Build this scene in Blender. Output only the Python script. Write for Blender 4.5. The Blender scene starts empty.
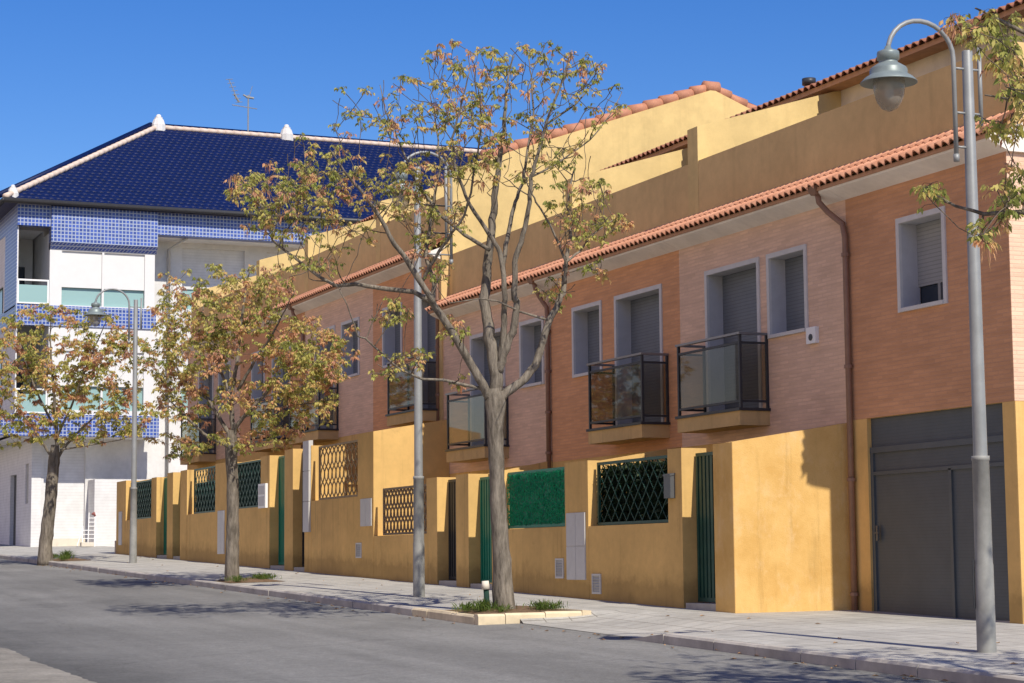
import bpy, math, random
from mathutils import Vector
R = math.radians
scene = bpy.context.scene
col = scene.collection
rng = random.Random(7)

# ------------------------------------------------------------------ camera
F_PX, CX, CY = 2050.0, 512.0, 341.5
PITCH, ROLL, YAW, CAMZ = math.atan(218.5 / F_PX), R(.5), R(23.28), 1.73
fw = Vector((math.sin(YAW) * math.cos(PITCH), math.cos(YAW) * math.cos(PITCH), math.sin(PITCH)))
r0 = Vector((math.cos(YAW), -math.sin(YAW), 0)); u0 = r0.cross(fw)
rt = r0 * math.cos(ROLL) - u0 * math.sin(ROLL)
up = u0 * math.cos(ROLL) + r0 * math.sin(ROLL)
CAM = Vector((0, 0, CAMZ))
def at_x(x, y, X):
    d = fw * F_PX + rt * (x - CX) + up * (CY - y); return CAM + d * (X / d.x)
def at_depth(x, y, D):
    d = fw * F_PX + rt * (x - CX) + up * (CY - y); return CAM + d * (D / F_PX)
def depth_of(p): return (Vector(p) - CAM).dot(fw)
cd = bpy.data.cameras.new('camera'); cam = bpy.data.objects.new('camera', cd); col.objects.link(cam)
cd.sensor_width = 36; cd.lens = F_PX / 1024 * 36; cd.clip_start = .1; cd.clip_end = 3000
from mathutils import Matrix
m = Matrix((rt, up, -fw)).transposed().to_4x4(); m.translation = CAM
cam.matrix_world = m
scene.camera = cam

# ------------------------------------------------------------------ light
SUN_EL, SUN_AZ = R(46.5), R(4.5)          # azimuth measured from -Y towards +X
sd = Vector((math.sin(SUN_AZ) * math.cos(SUN_EL), -math.cos(SUN_AZ) * math.cos(SUN_EL), math.sin(SUN_EL)))
w = bpy.data.worlds.new('World'); scene.world = w; w.use_nodes = True
nt = w.node_tree; nt.nodes.clear()
out = nt.nodes.new('ShaderNodeOutputWorld'); bg = nt.nodes.new('ShaderNodeBackground')
sky = nt.nodes.new('ShaderNodeTexSky'); sky.sky_type = 'NISHITA'; sky.sun_disc = False
sky.sun_elevation = SUN_EL; sky.sun_rotation = math.pi - SUN_AZ
sky.air_density = 1.0; sky.dust_density = .1; sky.ozone_density = 3.0
hs = nt.nodes.new('ShaderNodeHueSaturation'); hs.inputs['Saturation'].default_value = 1.4; hs.inputs['Value'].default_value = 1.11; hs.inputs['Hue'].default_value = .518
nt.links.new(sky.outputs[0], hs.inputs['Color'])
# added warm glow low in the western sky, out of view, brightening shaded walls
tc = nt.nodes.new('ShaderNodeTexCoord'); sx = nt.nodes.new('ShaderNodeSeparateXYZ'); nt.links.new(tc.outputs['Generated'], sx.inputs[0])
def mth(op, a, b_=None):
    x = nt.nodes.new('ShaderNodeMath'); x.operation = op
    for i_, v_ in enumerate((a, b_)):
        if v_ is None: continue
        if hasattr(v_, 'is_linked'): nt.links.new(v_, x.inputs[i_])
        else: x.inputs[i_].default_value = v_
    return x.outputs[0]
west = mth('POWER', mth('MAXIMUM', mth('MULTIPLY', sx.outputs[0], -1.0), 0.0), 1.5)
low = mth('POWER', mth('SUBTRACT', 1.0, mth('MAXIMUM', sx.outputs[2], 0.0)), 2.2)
fill_glow = nt.nodes.new('ShaderNodeMix'); fill_glow.data_type = 'RGBA'
nt.links.new(mth('MULTIPLY', west, low), fill_glow.inputs[0]); nt.links.new(hs.outputs[0], fill_glow.inputs[6]); fill_glow.inputs[7].default_value = (12.5, 8.2, 5.0, 1)
nt.links.new(fill_glow.outputs[2], bg.inputs[0])
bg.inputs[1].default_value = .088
nt.links.new(bg.outputs[0], out.inputs[0])
sl = bpy.data.lights.new('sun', 'SUN'); sl.energy = 4.2; sl.angle = R(.5); sl.color = (1, .925, .80)
so = bpy.data.objects.new('sun', sl); col.objects.link(so)
so.rotation_euler = sd.to_track_quat('Z', 'Y').to_euler(); so.location = (0, -20, 40)
vs = scene.view_settings; vs.view_transform = 'Standard'; vs.look = 'None'; vs.exposure = .4; vs.gamma = 1

# ------------------------------------------------------------------ materials
class NB:
    def __init__(s, name):
        s.m = bpy.data.materials.new(name); s.m.use_nodes = True
        s.t = s.m.node_tree; s.b = s.t.nodes['Principled BSDF']
        s.pos = s.t.nodes.new('ShaderNodeNewGeometry').outputs['Position']
    def n(s, kind, **kw):
        x = s.t.nodes.new(kind)
        for k, v in kw.items(): setattr(x, k, v)
        return x
    def l(s, a, b): s.t.links.new(a, b)
    def mapping(s, scale, rot=(0, 0, 0)):
        x = s.n('ShaderNodeMapping'); x.inputs['Scale'].default_value = scale; x.inputs['Rotation'].default_value = rot
        s.l(s.pos, x.inputs[0]); return x.outputs[0]
    def noise(s, scale, detail=4, rough=.55, vec=None):
        x = s.n('ShaderNodeTexNoise'); x.inputs['Scale'].default_value = scale
        x.inputs['Detail'].default_value = detail; x.inputs['Roughness'].default_value = rough
        s.l(vec or s.pos, x.inputs['Vector']); return x.outputs['Fac']
    def ramp(s, fac, stops):
        x = s.n('ShaderNodeValToRGB'); e = x.color_ramp.elements
        while len(e) < len(stops): e.new(.5)
        for k, (p, c) in enumerate(stops):
            e[k].position = p; e[k].color = (c, c, c, 1) if not hasattr(c, '__len__') else (*c, 1)
        s.l(fac, x.inputs[0]); return x.outputs[0]
    def mix(s, a, b, fac, mode='MIX'):
        x = s.n('ShaderNodeMix', data_type='RGBA', blend_type=mode)
        for v, i in ((fac, 0), (a, 6), (b, 7)):
            if hasattr(v, 'is_linked'): s.l(v, x.inputs[i])
            elif i == 0: x.inputs[0].default_value = v
            else: x.inputs[i].default_value = (*v, 1)
        return x.outputs[2]
    def bump(s, h, strength=.3, dist=.02):
        x = s.n('ShaderNodeBump'); x.inputs['Strength'].default_value = strength; x.inputs['Distance'].default_value = dist
        s.l(h, x.inputs['Height']); s.l(x.outputs[0], s.b.inputs['Normal'])
    def color(s, c):
        if hasattr(c, 'is_linked'): s.l(c, s.b.inputs['Base Color'])
        else: s.b.inputs['Base Color'].default_value = (*c, 1)
    def fin(s, rough=.8, metal=0, spec=.3):
        s.b.inputs['Roughness'].default_value = rough; s.b.inputs['Metallic'].default_value = metal
        s.b.inputs['Specular IOR Level'].default_value = spec; return s.m

def sc(c, k): return tuple(min(1, v * k) for v in c)
def stucco(name, c, stain=.55, streak=.8, rough=.9, base=False):
    b = NB(name)
    big = b.ramp(b.noise(.7, 5, .6), [(.3, .84), (.7, 1.08)])
    mid = b.ramp(b.noise(5, 5, .7), [(.3, .92), (.7, 1.05)])
    st = b.ramp(b.noise(1, 4, .65, b.mapping((3.2, 3.2, .22))), [(.56, 1.0), (.74, streak)])
    gr = b.ramp(b.noise(2.2, 6, .75), [(.60, 1.0), (.78, stain)])
    x = b.mix(c, big, 1, 'MULTIPLY'); x = b.mix(x, mid, 1, 'MULTIPLY'); x = b.mix(x, st, 1, 'MULTIPLY'); x = b.mix(x, gr, .7, 'MULTIPLY')
    if base:
        sp = b.n('ShaderNodeSeparateXYZ'); b.l(b.pos, sp.inputs[0])
        h1 = b.n('ShaderNodeMath', operation='MULTIPLY_ADD'); b.l(sp.outputs[1], h1.inputs[0]); h1.inputs[1].default_value = -.027; b.l(sp.outputs[2], h1.inputs[2])
        h2 = b.n('ShaderNodeMath', operation='MULTIPLY_ADD'); b.l(sp.outputs[0], h2.inputs[0]); h2.inputs[1].default_value = -.02; b.l(h1.outputs[0], h2.inputs[2])
        h3 = b.n('ShaderNodeMath', operation='MULTIPLY_ADD'); b.l(b.noise(3.2, 5, .7), h3.inputs[0]); h3.inputs[1].default_value = -.55; b.l(h2.outputs[0], h3.inputs[2])
        x = b.mix(x, b.ramp(h3.outputs[0], [(.0, .66), (.12, .86), (.3, 1.0)]), 1, 'MULTIPLY')
        dr = b.ramp(b.noise(1, 3, .6, b.mapping((7, 7, .12))), [(.60, 1.0), (.72, .72)])
        ds = b.n('ShaderNodeMath', operation='SUBTRACT'); ds.inputs[0].default_value = 1.0; b.l(b.ramp(b.noise(.9, 2), [(.45, 0), (.6, 1)]), ds.inputs[1])
        x = b.mix(x, b.mix((1, 1, 1), dr, ds.outputs[0]), 1, 'MULTIPLY')
    b.color(x); b.bump(b.noise(90, 3), .25, .01)
    return b.fin(rough, 0, .15)
def old_stucco(name, c1, c2, c3):
    b = NB(name)
    x = b.mix(c1, c2, b.ramp(b.noise(1.6, 6, .7), [(.38, 0), (.62, 1)]))
    x = b.mix(x, c3, b.ramp(b.noise(3.3, 7, .75, b.mapping((1, 1, .6))), [(.52, 0), (.72, .75)]))
    st = b.ramp(b.noise(1, 5, .7, b.mapping((4, 4, .35))), [(.55, 1.0), (.75, .78)]); x = b.mix(x, st, 1, 'MULTIPLY')
    sp = b.ramp(b.noise(9, 6, .8), [(.62, 1.0), (.8, .6)]); x = b.mix(x, sp, .6, 'MULTIPLY')
    sz = b.n('ShaderNodeSeparateXYZ'); b.l(b.pos, sz.inputs[0])
    ad = b.n('ShaderNodeMath', operation='MULTIPLY_ADD'); b.l(b.noise(2.5, 4), ad.inputs[0]); ad.inputs[1].default_value = .35; b.l(sz.outputs[2], ad.inputs[2])
    top = b.ramp(ad.outputs[0], [(.0, 1.0), (1.0, 1.0)]); b.color(x); b.bump(b.noise(60, 4), .35, .012); return b.fin(.92, 0, .1)
def brick(name, c, mortar, axis='yz'):
    b = NB(name)
    sp = b.n('ShaderNodeSeparateXYZ'); b.l(b.pos, sp.inputs[0])
    add = b.n('ShaderNodeMath', operation='ADD'); b.l(sp.outputs[0], add.inputs[0]); b.l(sp.outputs[1], add.inputs[1])
    cb = b.n('ShaderNodeCombineXYZ'); b.l(add.outputs[0], cb.inputs[0]); b.l(sp.outputs[2], cb.inputs[1])
    t = b.n('ShaderNodeTexBrick'); b.l(cb.outputs[0], t.inputs['Vector'])
    t.inputs['Scale'].default_value = 1; t.inputs['Brick Width'].default_value = .25; t.inputs['Row Height'].default_value = .055
    t.inputs['Mortar Size'].default_value = .009; t.inputs['Mortar Smooth'].default_value = .3; t.inputs['Bias'].default_value = 0
    t.inputs['Color1'].default_value = (*sc(c, 1.06), 1); t.inputs['Color2'].default_value = (*sc(c, .93), 1)
    t.inputs['Mortar'].default_value = (*mortar, 1)
    big = b.ramp(b.noise(.6, 4, .6), [(.3, .9), (.7, 1.07)])
    rows = b.ramp(b.noise(1, 3, .6, b.mapping((1.2, 1.2, 12))), [(.3, .90), (.7, 1.07)])
    x = b.mix(t.outputs['Color'], big, 1, 'MULTIPLY'); x = b.mix(x, rows, 1, 'MULTIPLY')
    b.color(x)
    inv = b.n('ShaderNodeMath', operation='SUBTRACT'); inv.inputs[0].default_value = 1; b.l(t.outputs['Fac'], inv.inputs[1])
    b.bump(inv.outputs[0], .5, .008)
    return b.fin(.88, 0, .15)
def plain(name, c, rough=.6, metal=0, var=.08, scale=6, spec=.3, bump=0):
    b = NB(name)
    f = b.ramp(b.noise(scale, 5, .65), [(.3, 1 - var), (.7, 1 + var)])
    b.color(b.mix(c, f, 1, 'MULTIPLY'))
    if bump: b.bump(b.noise(scale * 6, 4), bump, .01)
    return b.fin(rough, metal, spec)
def slats(name, c, period=.05, rough=.5, axis=2, depth=.5, lo=.62):
    b = NB(name)
    sp = b.n('ShaderNodeSeparateXYZ'); b.l(b.pos, sp.inputs[0])
    mm = b.n('ShaderNodeMath', operation='MULTIPLY'); b.l(sp.outputs[axis], mm.inputs[0]); mm.inputs[1].default_value = 1 / period
    fr = b.n('ShaderNodeMath', operation='FRACT'); b.l(mm.outputs[0], fr.inputs[0])
    line = b.ramp(fr.outputs[0], [(.0, lo), (.14, 1.0), (.85, 1.0), (1.0, lo + .06)])
    f = b.ramp(b.noise(2.5, 5, .65), [(.3, .9), (.7, 1.08)])
    b.color(b.mix(b.mix(c, line, 1, 'MULTIPLY'), f, 1, 'MULTIPLY')); b.bump(line, depth, .01)
    return b.fin(rough, 0, .3)

M = {}
M['yellow'] = stucco('yellow_stucco', (.67, .432, .16), .68, .8, .9, True)
M['yellow_old'] = stucco('yellow_weathered_stucco', (.69, .42, .15), .5, .72)
M['yellow_old'] = old_stucco('yellow_patched_stucco', (.69, .44, .16), (.60, .36, .115), (.72, .50, .25))
M['yellow_top'] = stucco('pale_yellow_stucco', (.68, .48, .222), .8, .86)
M['yellow_sunlit'] = stucco('sunlit_pale_yellow_stucco', (.68, .505, .225), .85, .9)  # lighter copy of the parapet stucco, sunlight on these walls put into its colour
M['cream'] = stucco('cream_stucco', (.66, .60, .50), .85, .9)
M['white'] = stucco('white_render', (.67, .665, .655), .93, .95)
M['whitebrick'] = slats('white_lined_render', (.66, .66, .66), .11, .8, 2, .12, .84)
M['orange'] = brick('orange_brick', (.67, .345, .175), (.62, .33, .185))
M['beige'] = brick('beige_brick', (.74, .51, .365), (.69, .475, .35))
M['brown'] = brick('brown_orange_brick', (.57, .30, .16), (.53, .29, .17))
M['cornice'] = stucco('cornice_render', (.84, .79, .72), .88, .92)
M['frame'] = plain('grey_white_stone_frame', (.58, .57, .55), .75, 0, .06)
M['reveal'] = plain('grey_reveal_render', (.48, .48, .49), .85, 0, .06)
M['shutter'] = slats('grey_roller_shutter', (.30, .31, .31), .055, .5)
M['bluegrey'] = slats('blue_grey_shutter', (.15, .17, .195), .055, .45)
M['slab'] = stucco('balcony_slab_stucco', (.64, .44, .20), .55, .7)
M['dark'] = plain('dark_grey_painted_steel', (.045, .047, .052), .45, .2, .1)
M['rail'] = plain('grey_steel_rail', (.24, .23, .23), .4, .5, .08)
M['pipe'] = plain('brown_pipe', (.25, .145, .10), .5, .1, .12)
M['galv'] = plain('galvanised_steel', (.27, .28, .28), .5, .2, .14, 3)
M['lampcap'] = plain('blue_grey_lamp_paint', (.20, .24, .24), .45, .2, .12, 8)
M['polebase'] = plain('grey_weathered_pole', (.25, .25, .235), .65, .1, .2, 4)
M['green'] = plain('green_painted_steel', (.012, .19, .125), .4, .1, .12)
M['darkgreen'] = plain('dark_green_steel', (.02, .07, .055), .42, .1, .15)
M['screen'] = plain('dark_green_mesh_screen', (.012, .038, .028), .9, 0, .25, 9)
M['brownmetal'] = plain('brown_painted_lattice', (.22, .15, .085), .6, .1, .15)
M['tanmetal'] = plain('tan_painted_lattice', (.34, .24, .12), .6, .1, .12)
M['black'] = plain('black_gate_steel', (.03, .035, .04), .45, .2, .1)
M['meter'] = plain('grey_plastic_cabinet', (.52, .51, .49), .55, 0, .05)
M['vent'] = slats('vent_grille', (.36, .35, .33), .045, .5)
M['steel'] = plain('brushed_steel', (.11, .115, .12), .45, .3, .06)
M['whitepaint'] = plain('white_painted_metal', (.78, .78, .77), .45, 0, .04)
M['garage'] = slats('grey_garage_door', (.072, .086, .097), .045, .55, 2, .2, .8)
M['garageframe'] = plain('grey_garage_frame', (.078, .092, .102), .5, .1, .08)
M['step'] = plain('stone_step', (.36, .34, .31), .8, 0, .12, 6, .2, .2)
M['soil'] = plain('tree_pit_soil', (.16, .105, .065), .95, 0, .35, 12, .1, .6)
M['red'] = plain('faded_red_cloth', (.26, .09, .08), .8)
M['panel'] = plain('white_panel', (.66, .66, .655), .6, 0, .025, 3)

def tile_mat(name, c, c2, rough=.7, spec=.25):
    b = NB(name)
    a = b.ramp(b.noise(4.5, 3, .6), [(.35, 0), (.65, 1)])
    x = b.mix(c, c2, a)
    f = b.ramp(b.noise(30, 4, .7), [(.3, .85), (.7, 1.1)])
    b.color(b.mix(x, f, 1, 'MULTIPLY')); b.bump(b.noise(60, 3), .2, .01)
    return b.fin(rough, 0, spec)
M['tile'] = tile_mat('terracotta_tile', (.72, .375, .235), (.63, .29, .165))
M['tileold'] = tile_mat('weathered_terracotta_tile', (.50, .235, .14), (.42, .19, .12))
M['fascia'] = plain('terracotta_fascia', (.50, .28, .17), .8, 0, .12)
M['bluetile'] = tile_mat('glazed_blue_tile', (.003, .011, .070), (.0025, .009, .050), .45, .15)

def mosaic(name, blue, white):
    b = NB(name)
    sp = b.n('ShaderNodeSeparateXYZ'); b.l(b.pos, sp.inputs[0])
    add = b.n('ShaderNodeMath', operation='ADD'); b.l(sp.outputs[0], add.inputs[0]); b.l(sp.outputs[1], add.inputs[1])
    cb = b.n('ShaderNodeCombineXYZ'); b.l(add.outputs[0], cb.inputs[0]); b.l(sp.outputs[2], cb.inputs[1])
    t = b.n('ShaderNodeTexBrick', offset=0.0); b.l(cb.outputs[0], t.inputs['Vector'])
    t.inputs['Scale'].default_value = 1; t.inputs['Brick Width'].default_value = .135; t.inputs['Row Height'].default_value = .135
    t.inputs['Mortar Size'].default_value = .019; t.inputs['Mortar Smooth'].default_value = .1
    t.inputs['Color1'].default_value = (*blue, 1); t.inputs['Color2'].default_value = (*sc(blue, 1.7), 1); t.inputs['Mortar'].default_value = (*white, 1)
    b.color(t.outputs['Color']); return b.fin(.35, 0, .4)
M['mosaic'] = mosaic('blue_mosaic_tile', (.03, .062, .25), (.34, .385, .50))

def glassy(name, tint, alpha, rough=.03):
    b = NB(name); b.t.nodes.remove(b.b)
    o = [n for n in b.t.nodes if n.type == 'OUTPUT_MATERIAL'][0]
    tr = b.n('ShaderNodeBsdfTransparent'); tr.inputs[0].default_value = (*tint, 1)
    df = b.n('ShaderNodeBsdfDiffuse'); df.inputs[0].default_value = (*sc(tint, .35), 1)
    gl = b.n('ShaderNodeBsdfGlossy'); gl.inputs['Roughness'].default_value = rough
    lw = b.n('ShaderNodeLayerWeight'); lw.inputs[0].default_value = .5
    pw_ = b.n('ShaderNodeMath', operation='POWER'); b.l(lw.outputs['Facing'], pw_.inputs[0]); pw_.inputs[1].default_value = 4.0
    fr = b.n('ShaderNodeMath', operation='MULTIPLY_ADD'); b.l(pw_.outputs[0], fr.inputs[0]); fr.inputs[1].default_value = .5; fr.inputs[2].default_value = .022
    m1 = b.n('ShaderNodeMixShader'); m1.inputs[0].default_value = alpha; b.l(tr.outputs[0], m1.inputs[1]); b.l(df.outputs[0], m1.inputs[2])
    m2 = b.n('ShaderNodeMixShader'); b.l(fr.outputs[0], m2.inputs[0]); b.l(m1.outputs[0], m2.inputs[1]); b.l(gl.outputs[0], m2.inputs[2])
    b.l(m2.outputs[0], o.inputs[0]); return b.m
M['glass'] = glassy('smoked_balcony_glass', (.76, .74, .68), .03)
M['clearglass'] = glassy('clear_balcony_glass', (.90, .86, .75), .07)
def pane(name, c, rough=.06):
    b = NB(name); b.color(c); b.fin(rough, 0, .6); return b.m
M['pane'] = pane('dark_window_glass', (.02, .03, .045))
M['teal'] = pane('teal_frosted_glass', (.27, .42, .41), .25)
def globe_mat():
    b = NB('frosted_lamp_globe'); b.color((.62, .55, .42)); b.fin(.18, 0, .5)
    b.b.inputs['Transmission Weight'].default_value = .55; b.b.inputs['IOR'].default_value = 1.25; return b.m
M['globe'] = glassy('frosted_lamp_globe', (.93, .89, .80), .5, .12)

def asphalt():
    b = NB('asphalt')
    big = b.ramp(b.noise(.22, 5, .6), [(.35, .86), (.65, 1.1)])
    along = b.ramp(b.noise(1, 4, .6, b.mapping((.9, .05, 1))), [(.35, .80), (.65, 1.14)])
    fine = b.ramp(b.noise(55, 3, .8), [(.25, .72), (.75, 1.25)])
    med = b.ramp(b.noise(6, 6, .7), [(.3, .9), (.7, 1.08)])
    x = b.mix((.198, .194, .182), big, 1, 'MULTIPLY')
    for k in (along, fine, med): x = b.mix(x, k, 1, 'MULTIPLY')
    x = b.mix(x, b.ramp(b.noise(17, 3, .9), [(.28, .78), (.5, 1.0), (.72, 1.22)]), 1, 'MULTIPLY')
    x = b.mix(x, b.ramp(b.noise(.55, 3, .6, b.mapping((1, .45, 1))), [(.60, 1.0), (.66, .88)]), 1, 'MULTIPLY')
    cr = b.n('ShaderNodeTexVoronoi', feature='DISTANCE_TO_EDGE'); cr.inputs['Scale'].default_value = .28
    wob = b.n('ShaderNodeTexNoise'); wob.inputs['Scale'].default_value = 1.3; b.l(b.pos, wob.inputs['Vector'])
    av = b.n('ShaderNodeMixRGB'); av.inputs[0].default_value = .35; b.l(b.pos, av.inputs[1]); b.l(wob.outputs['Color'], av.inputs[2]); b.l(av.outputs[0], cr.inputs['Vector'])
    crk = b.ramp(cr.outputs['Distance'], [(.0, .72), (.006, 1.0)])
    x = b.mix(x, crk, .6, 'MULTIPLY')
    sx = b.n('ShaderNodeSeparateXYZ'); b.l(b.pos, sx.inputs[0])
    wb = b.n('ShaderNodeMath', operation='MULTIPLY_ADD'); b.l(b.noise(.7, 5), wb.inputs[0]); wb.inputs[1].default_value = 1.6; b.l(sx.outputs[0], wb.inputs[2])
    dv = b.n('ShaderNodeMath', operation='MULTIPLY'); b.l(wb.outputs[0], dv.inputs[0]); dv.inputs[1].default_value = .05
    x = b.mix(x, b.ramp(dv.outputs[0], [(.24, .62), (.265, .70), (.30, 1.0), (.56, 1.0), (.60, 1.12)]), 1, 'MULTIPLY')
    b.color(x); b.bump(b.noise(70, 3, .8), .5, .012); return b.fin(.88, 0, .25)
M['asphalt'] = asphalt()
def paving():
    b = NB('concrete_paving')
    sp = b.n('ShaderNodeSeparateXYZ'); b.l(b.pos, sp.inputs[0])
    cb = b.n('ShaderNodeCombineXYZ'); b.l(sp.outputs[1], cb.inputs[0]); b.l(sp.outputs[0], cb.inputs[1])
    t = b.n('ShaderNodeTexBrick', offset=0.0); b.l(cb.outputs[0], t.inputs['Vector'])
    t.inputs['Scale'].default_value = 1; t.inputs['Brick Width'].default_value = .4; t.inputs['Row Height'].default_value = .4
    t.inputs['Mortar Size'].default_value = .010; t.inputs['Mortar Smooth'].default_value = .3
    t.inputs['Color1'].default_value = (.445, .43, .39, 1); t.inputs['Color2'].default_value = (.405, .39, .355, 1); t.inputs['Mortar'].default_value = (.21, .195, .17, 1)
    big = b.ramp(b.noise(.8, 5, .65), [(.3, .82), (.7, 1.1)])
    st = b.ramp(b.noise(4, 6, .75), [(.35, .86), (.7, 1.08)])
    fine = b.ramp(b.noise(60, 3, .7), [(.3, .88), (.7, 1.1)])
    x = t.outputs['Color']
    for k in (big, st, fine): x = b.mix(x, k, 1, 'MULTIPLY')
    b.color(x); b.bump(b.noise(50, 3), .3, .01); return b.fin(.9, 0, .2)
M['paving'] = paving()
def gritty(name, c):
    b = NB(name)
    x = b.mix(c, b.ramp(b.noise(1.3, 5, .7), [(.3, .75), (.7, 1.15)]), 1, 'MULTIPLY')
    x = b.mix(x, b.ramp(b.noise(16, 4, .9), [(.25, .7), (.5, 1.0), (.75, 1.3)]), 1, 'MULTIPLY')
    x = b.mix(x, b.ramp(b.noise(60, 3, .9), [(.25, .75), (.75, 1.25)]), 1, 'MULTIPLY')
    b.color(x); b.bump(b.noise(40, 4, .9), .6, .02); return b.fin(.95, 0, .1)
M['nearpave'] = gritty('gritty_concrete', (.27, .25, .215))
M['kerb'] = plain('kerb_stone', (.40, .37, .33), .85, 0, .22, 2.2, .2, .3)
M['kerbyellow'] = plain('worn_cream_kerb', (.60, .50, .34), .85, 0, .2, 2.5, .2, .3)
M['land'] = plain('dry_ground', (.42, .33, .22), .95, 0, .25, .4, .1)

def bark(name, c1, c2):
    b = NB(name)
    a = b.noise(1, 6, .7, b.mapping((16, 16, 3)))
    x = b.mix(c1, c2, b.ramp(a, [(.35, 0), (.65, 1)]))
    f = b.ramp(b.noise(3, 4, .6), [(.3, .8), (.7, 1.15)])
    b.color(b.mix(x, f, 1, 'MULTIPLY')); b.bump(a, .9, .03); return b.fin(.92, 0, .1)
M['bark'] = bark('grey_brown_bark', (.10, .085, .068), (.27, .235, .19))
M['twig'] = bark('twig_bark', (.085, .068, .052), (.19, .155, .12))
def leaf_mat(name, stops):
    b = NB(name)
    at = b.n('ShaderNodeAttribute', attribute_name='tone')
    c = b.ramp(at.outputs['Fac'], stops)
    b.color(c); b.fin(.6, 0, .25)
    o = [n for n in b.t.nodes if n.type == 'OUTPUT_MATERIAL'][0]
    tl = b.n('ShaderNodeBsdfTranslucent'); b.l(c, tl.inputs[0])
    mx = b.n('ShaderNodeMixShader'); mx.inputs[0].default_value = .5
    b.l(b.b.outputs[0], mx.inputs[1]); b.l(tl.outputs[0], mx.inputs[2]); b.l(mx.outputs[0], o.inputs[0]); return b.m
LEAF = [(0, (.25, .29, .07)), (.3, (.50, .48, .13)), (.52, (.66, .56, .18)), (.7, (.72, .47, .20)), (.87, (.72, .37, .22)), (1, (.50, .28, .19))]
M['leaf'] = leaf_mat('autumn_leaves', LEAF)
M['grass'] = leaf_mat('grass_blades', [(0, (.07, .13, .02)), (.6, (.14, .2, .04)), (1, (.32, .28, .12))])
M['hedge'] = leaf_mat('hedge_leaves', [(0, (.010, .022, .010)), (.75, (.022, .045, .018)), (1, (.10, .13, .07))])
M['fakehedge'] = leaf_mat('artificial_hedge', [(0, (.018, .33, .155)), (1, (.03, .46, .22))])
M['deadleaf'] = plain('dry_leaf', (.35, .20, .09), .8, 0, .4, 9)

# ------------------------------------------------------------------ mesh helpers
class MB:
    def __init__(s): s.v = []; s.f = []; s.tone = None
    def poly(s, pts):
        i = len(s.v); s.v += [tuple(p) for p in pts]; s.f.append(tuple(range(i, i + len(pts)))); return s
    def box(s, x0, x1, y0, y1, z0, z1):
        return s.hexa([(x0, y0, z0), (x1, y0, z0), (x1, y1, z0), (x0, y1, z0)], [(x0, y0, z1), (x1, y0, z1), (x1, y1, z1), (x0, y1, z1)])
    def hexa(s, b, t):
        i = len(s.v); s.v += [tuple(p) for p in b] + [tuple(p) for p in t]; n = len(b)
        s.f.append(tuple(i + k for k in reversed(range(n)))); s.f.append(tuple(i + n + k for k in range(n)))
        for k in range(n): s.f.append((i + k, i + (k + 1) % n, i + n + (k + 1) % n, i + n + k))
        return s
    def prism_y(s, prof, y0, y1):
        """profile in (x,z), extruded along y"""
        return s.hexa([(p[0], y0, p[1]) for p in prof], [(p[0], y1, p[1]) for p in prof])
    def prism_x(s, prof, x0, x1):
        return s.hexa([(x0, p[0], p[1]) for p in prof], [(x1, p[0], p[1]) for p in prof])
    def tube(s, pts, rad, n=8, cap=True):
        pts = [Vector(p) for p in pts]
        if not hasattr(rad, '__len__'): rad = [rad] * len(pts)
        base = len(s.v); prev = None
        for k, p in enumerate(pts):
            if k == 0: t = pts[1] - pts[0]
            elif k == len(pts) - 1: t = pts[-1] - pts[-2]
            else: t = pts[k + 1] - pts[k - 1]
            t.normalize()
            if prev is None:
                a = Vector((1, 0, 0)) if abs(t.x) < .8 else Vector((0, 1, 0)); u = t.cross(a).normalized()
            else: u = (prev - t * prev.dot(t)).normalized()
            prev = u; v = t.cross(u)
            for j in range(n):
                a = 2 * math.pi * j / n; s.v.append(tuple(p + (u * math.cos(a) + v * math.sin(a)) * rad[k]))
        for k in range(len(pts) - 1):
            for j in range(n):
                a = base + k * n; s.f.append((a + j, a + (j + 1) % n, a + n + (j + 1) % n, a + n + j))
        if cap:
            s.f.append(tuple(base + j for j in reversed(range(n)))); e = base + (len(pts) - 1) * n
            s.f.append(tuple(e + j for j in range(n)))
        return s
    def lathe(s, c, prof, n=24):
        """prof: list of (radius, z) from top to bottom"""
        base = len(s.v)
        for r, z in prof:
            for j in range(n):
                a = 2 * math.pi * j / n; s.v.append((c[0] + r * math.cos(a), c[1] + r * math.sin(a), c[2] + z))
        for k in range(len(prof) - 1):
            for j in range(n):
                a = base + k * n; s.f.append((a + j, a + n + j, a + n + (j + 1) % n, a + (j + 1) % n))
        return s
    def bar(s, a, b, w, t, nrm):
        """flat bar from a to b, width w in the plane, thickness t along nrm"""
        a = Vector(a); b = Vector(b); nrm = Vector(nrm); d = (b - a).normalized(); x = d.cross(nrm) * (w / 2); y = nrm * (t / 2)
        return s.hexa([a - x - y, a + x - y, a + x + y, a - x + y], [b - x - y, b + x - y, b + x + y, b - x + y])
    def build(s, name, mat, parent=None, smooth=False, label=None):
        o = bpy.data.objects.new(name, bpy.data.meshes.new(name))
        off = Vector((0, 0, 0))
        if parent:
            q = parent
            while q: off += q.location; q = q.parent
        o.data.from_pydata([(v[0] - off.x, v[1] - off.y, v[2] - off.z) for v in s.v], [], s.f)
        if s.tone:
            at = o.data.attributes.new('tone', 'FLOAT', 'POINT'); at.data.foreach_set('value', s.tone)
        o.data.materials.append(mat)
        if smooth: o.data.polygons.foreach_set('use_smooth', [True] * len(s.f))
        col.objects.link(o)
        if parent: o.parent = parent
        if label: o['label'] = label
        return o
def thing(name, loc, label, cat, group=None):
    o = bpy.data.objects.new(name, None); col.objects.link(o); o.location = loc; o.empty_display_size = .3
    o['label'] = label; o['category'] = cat
    if group: o['group'] = group
    return o
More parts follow.
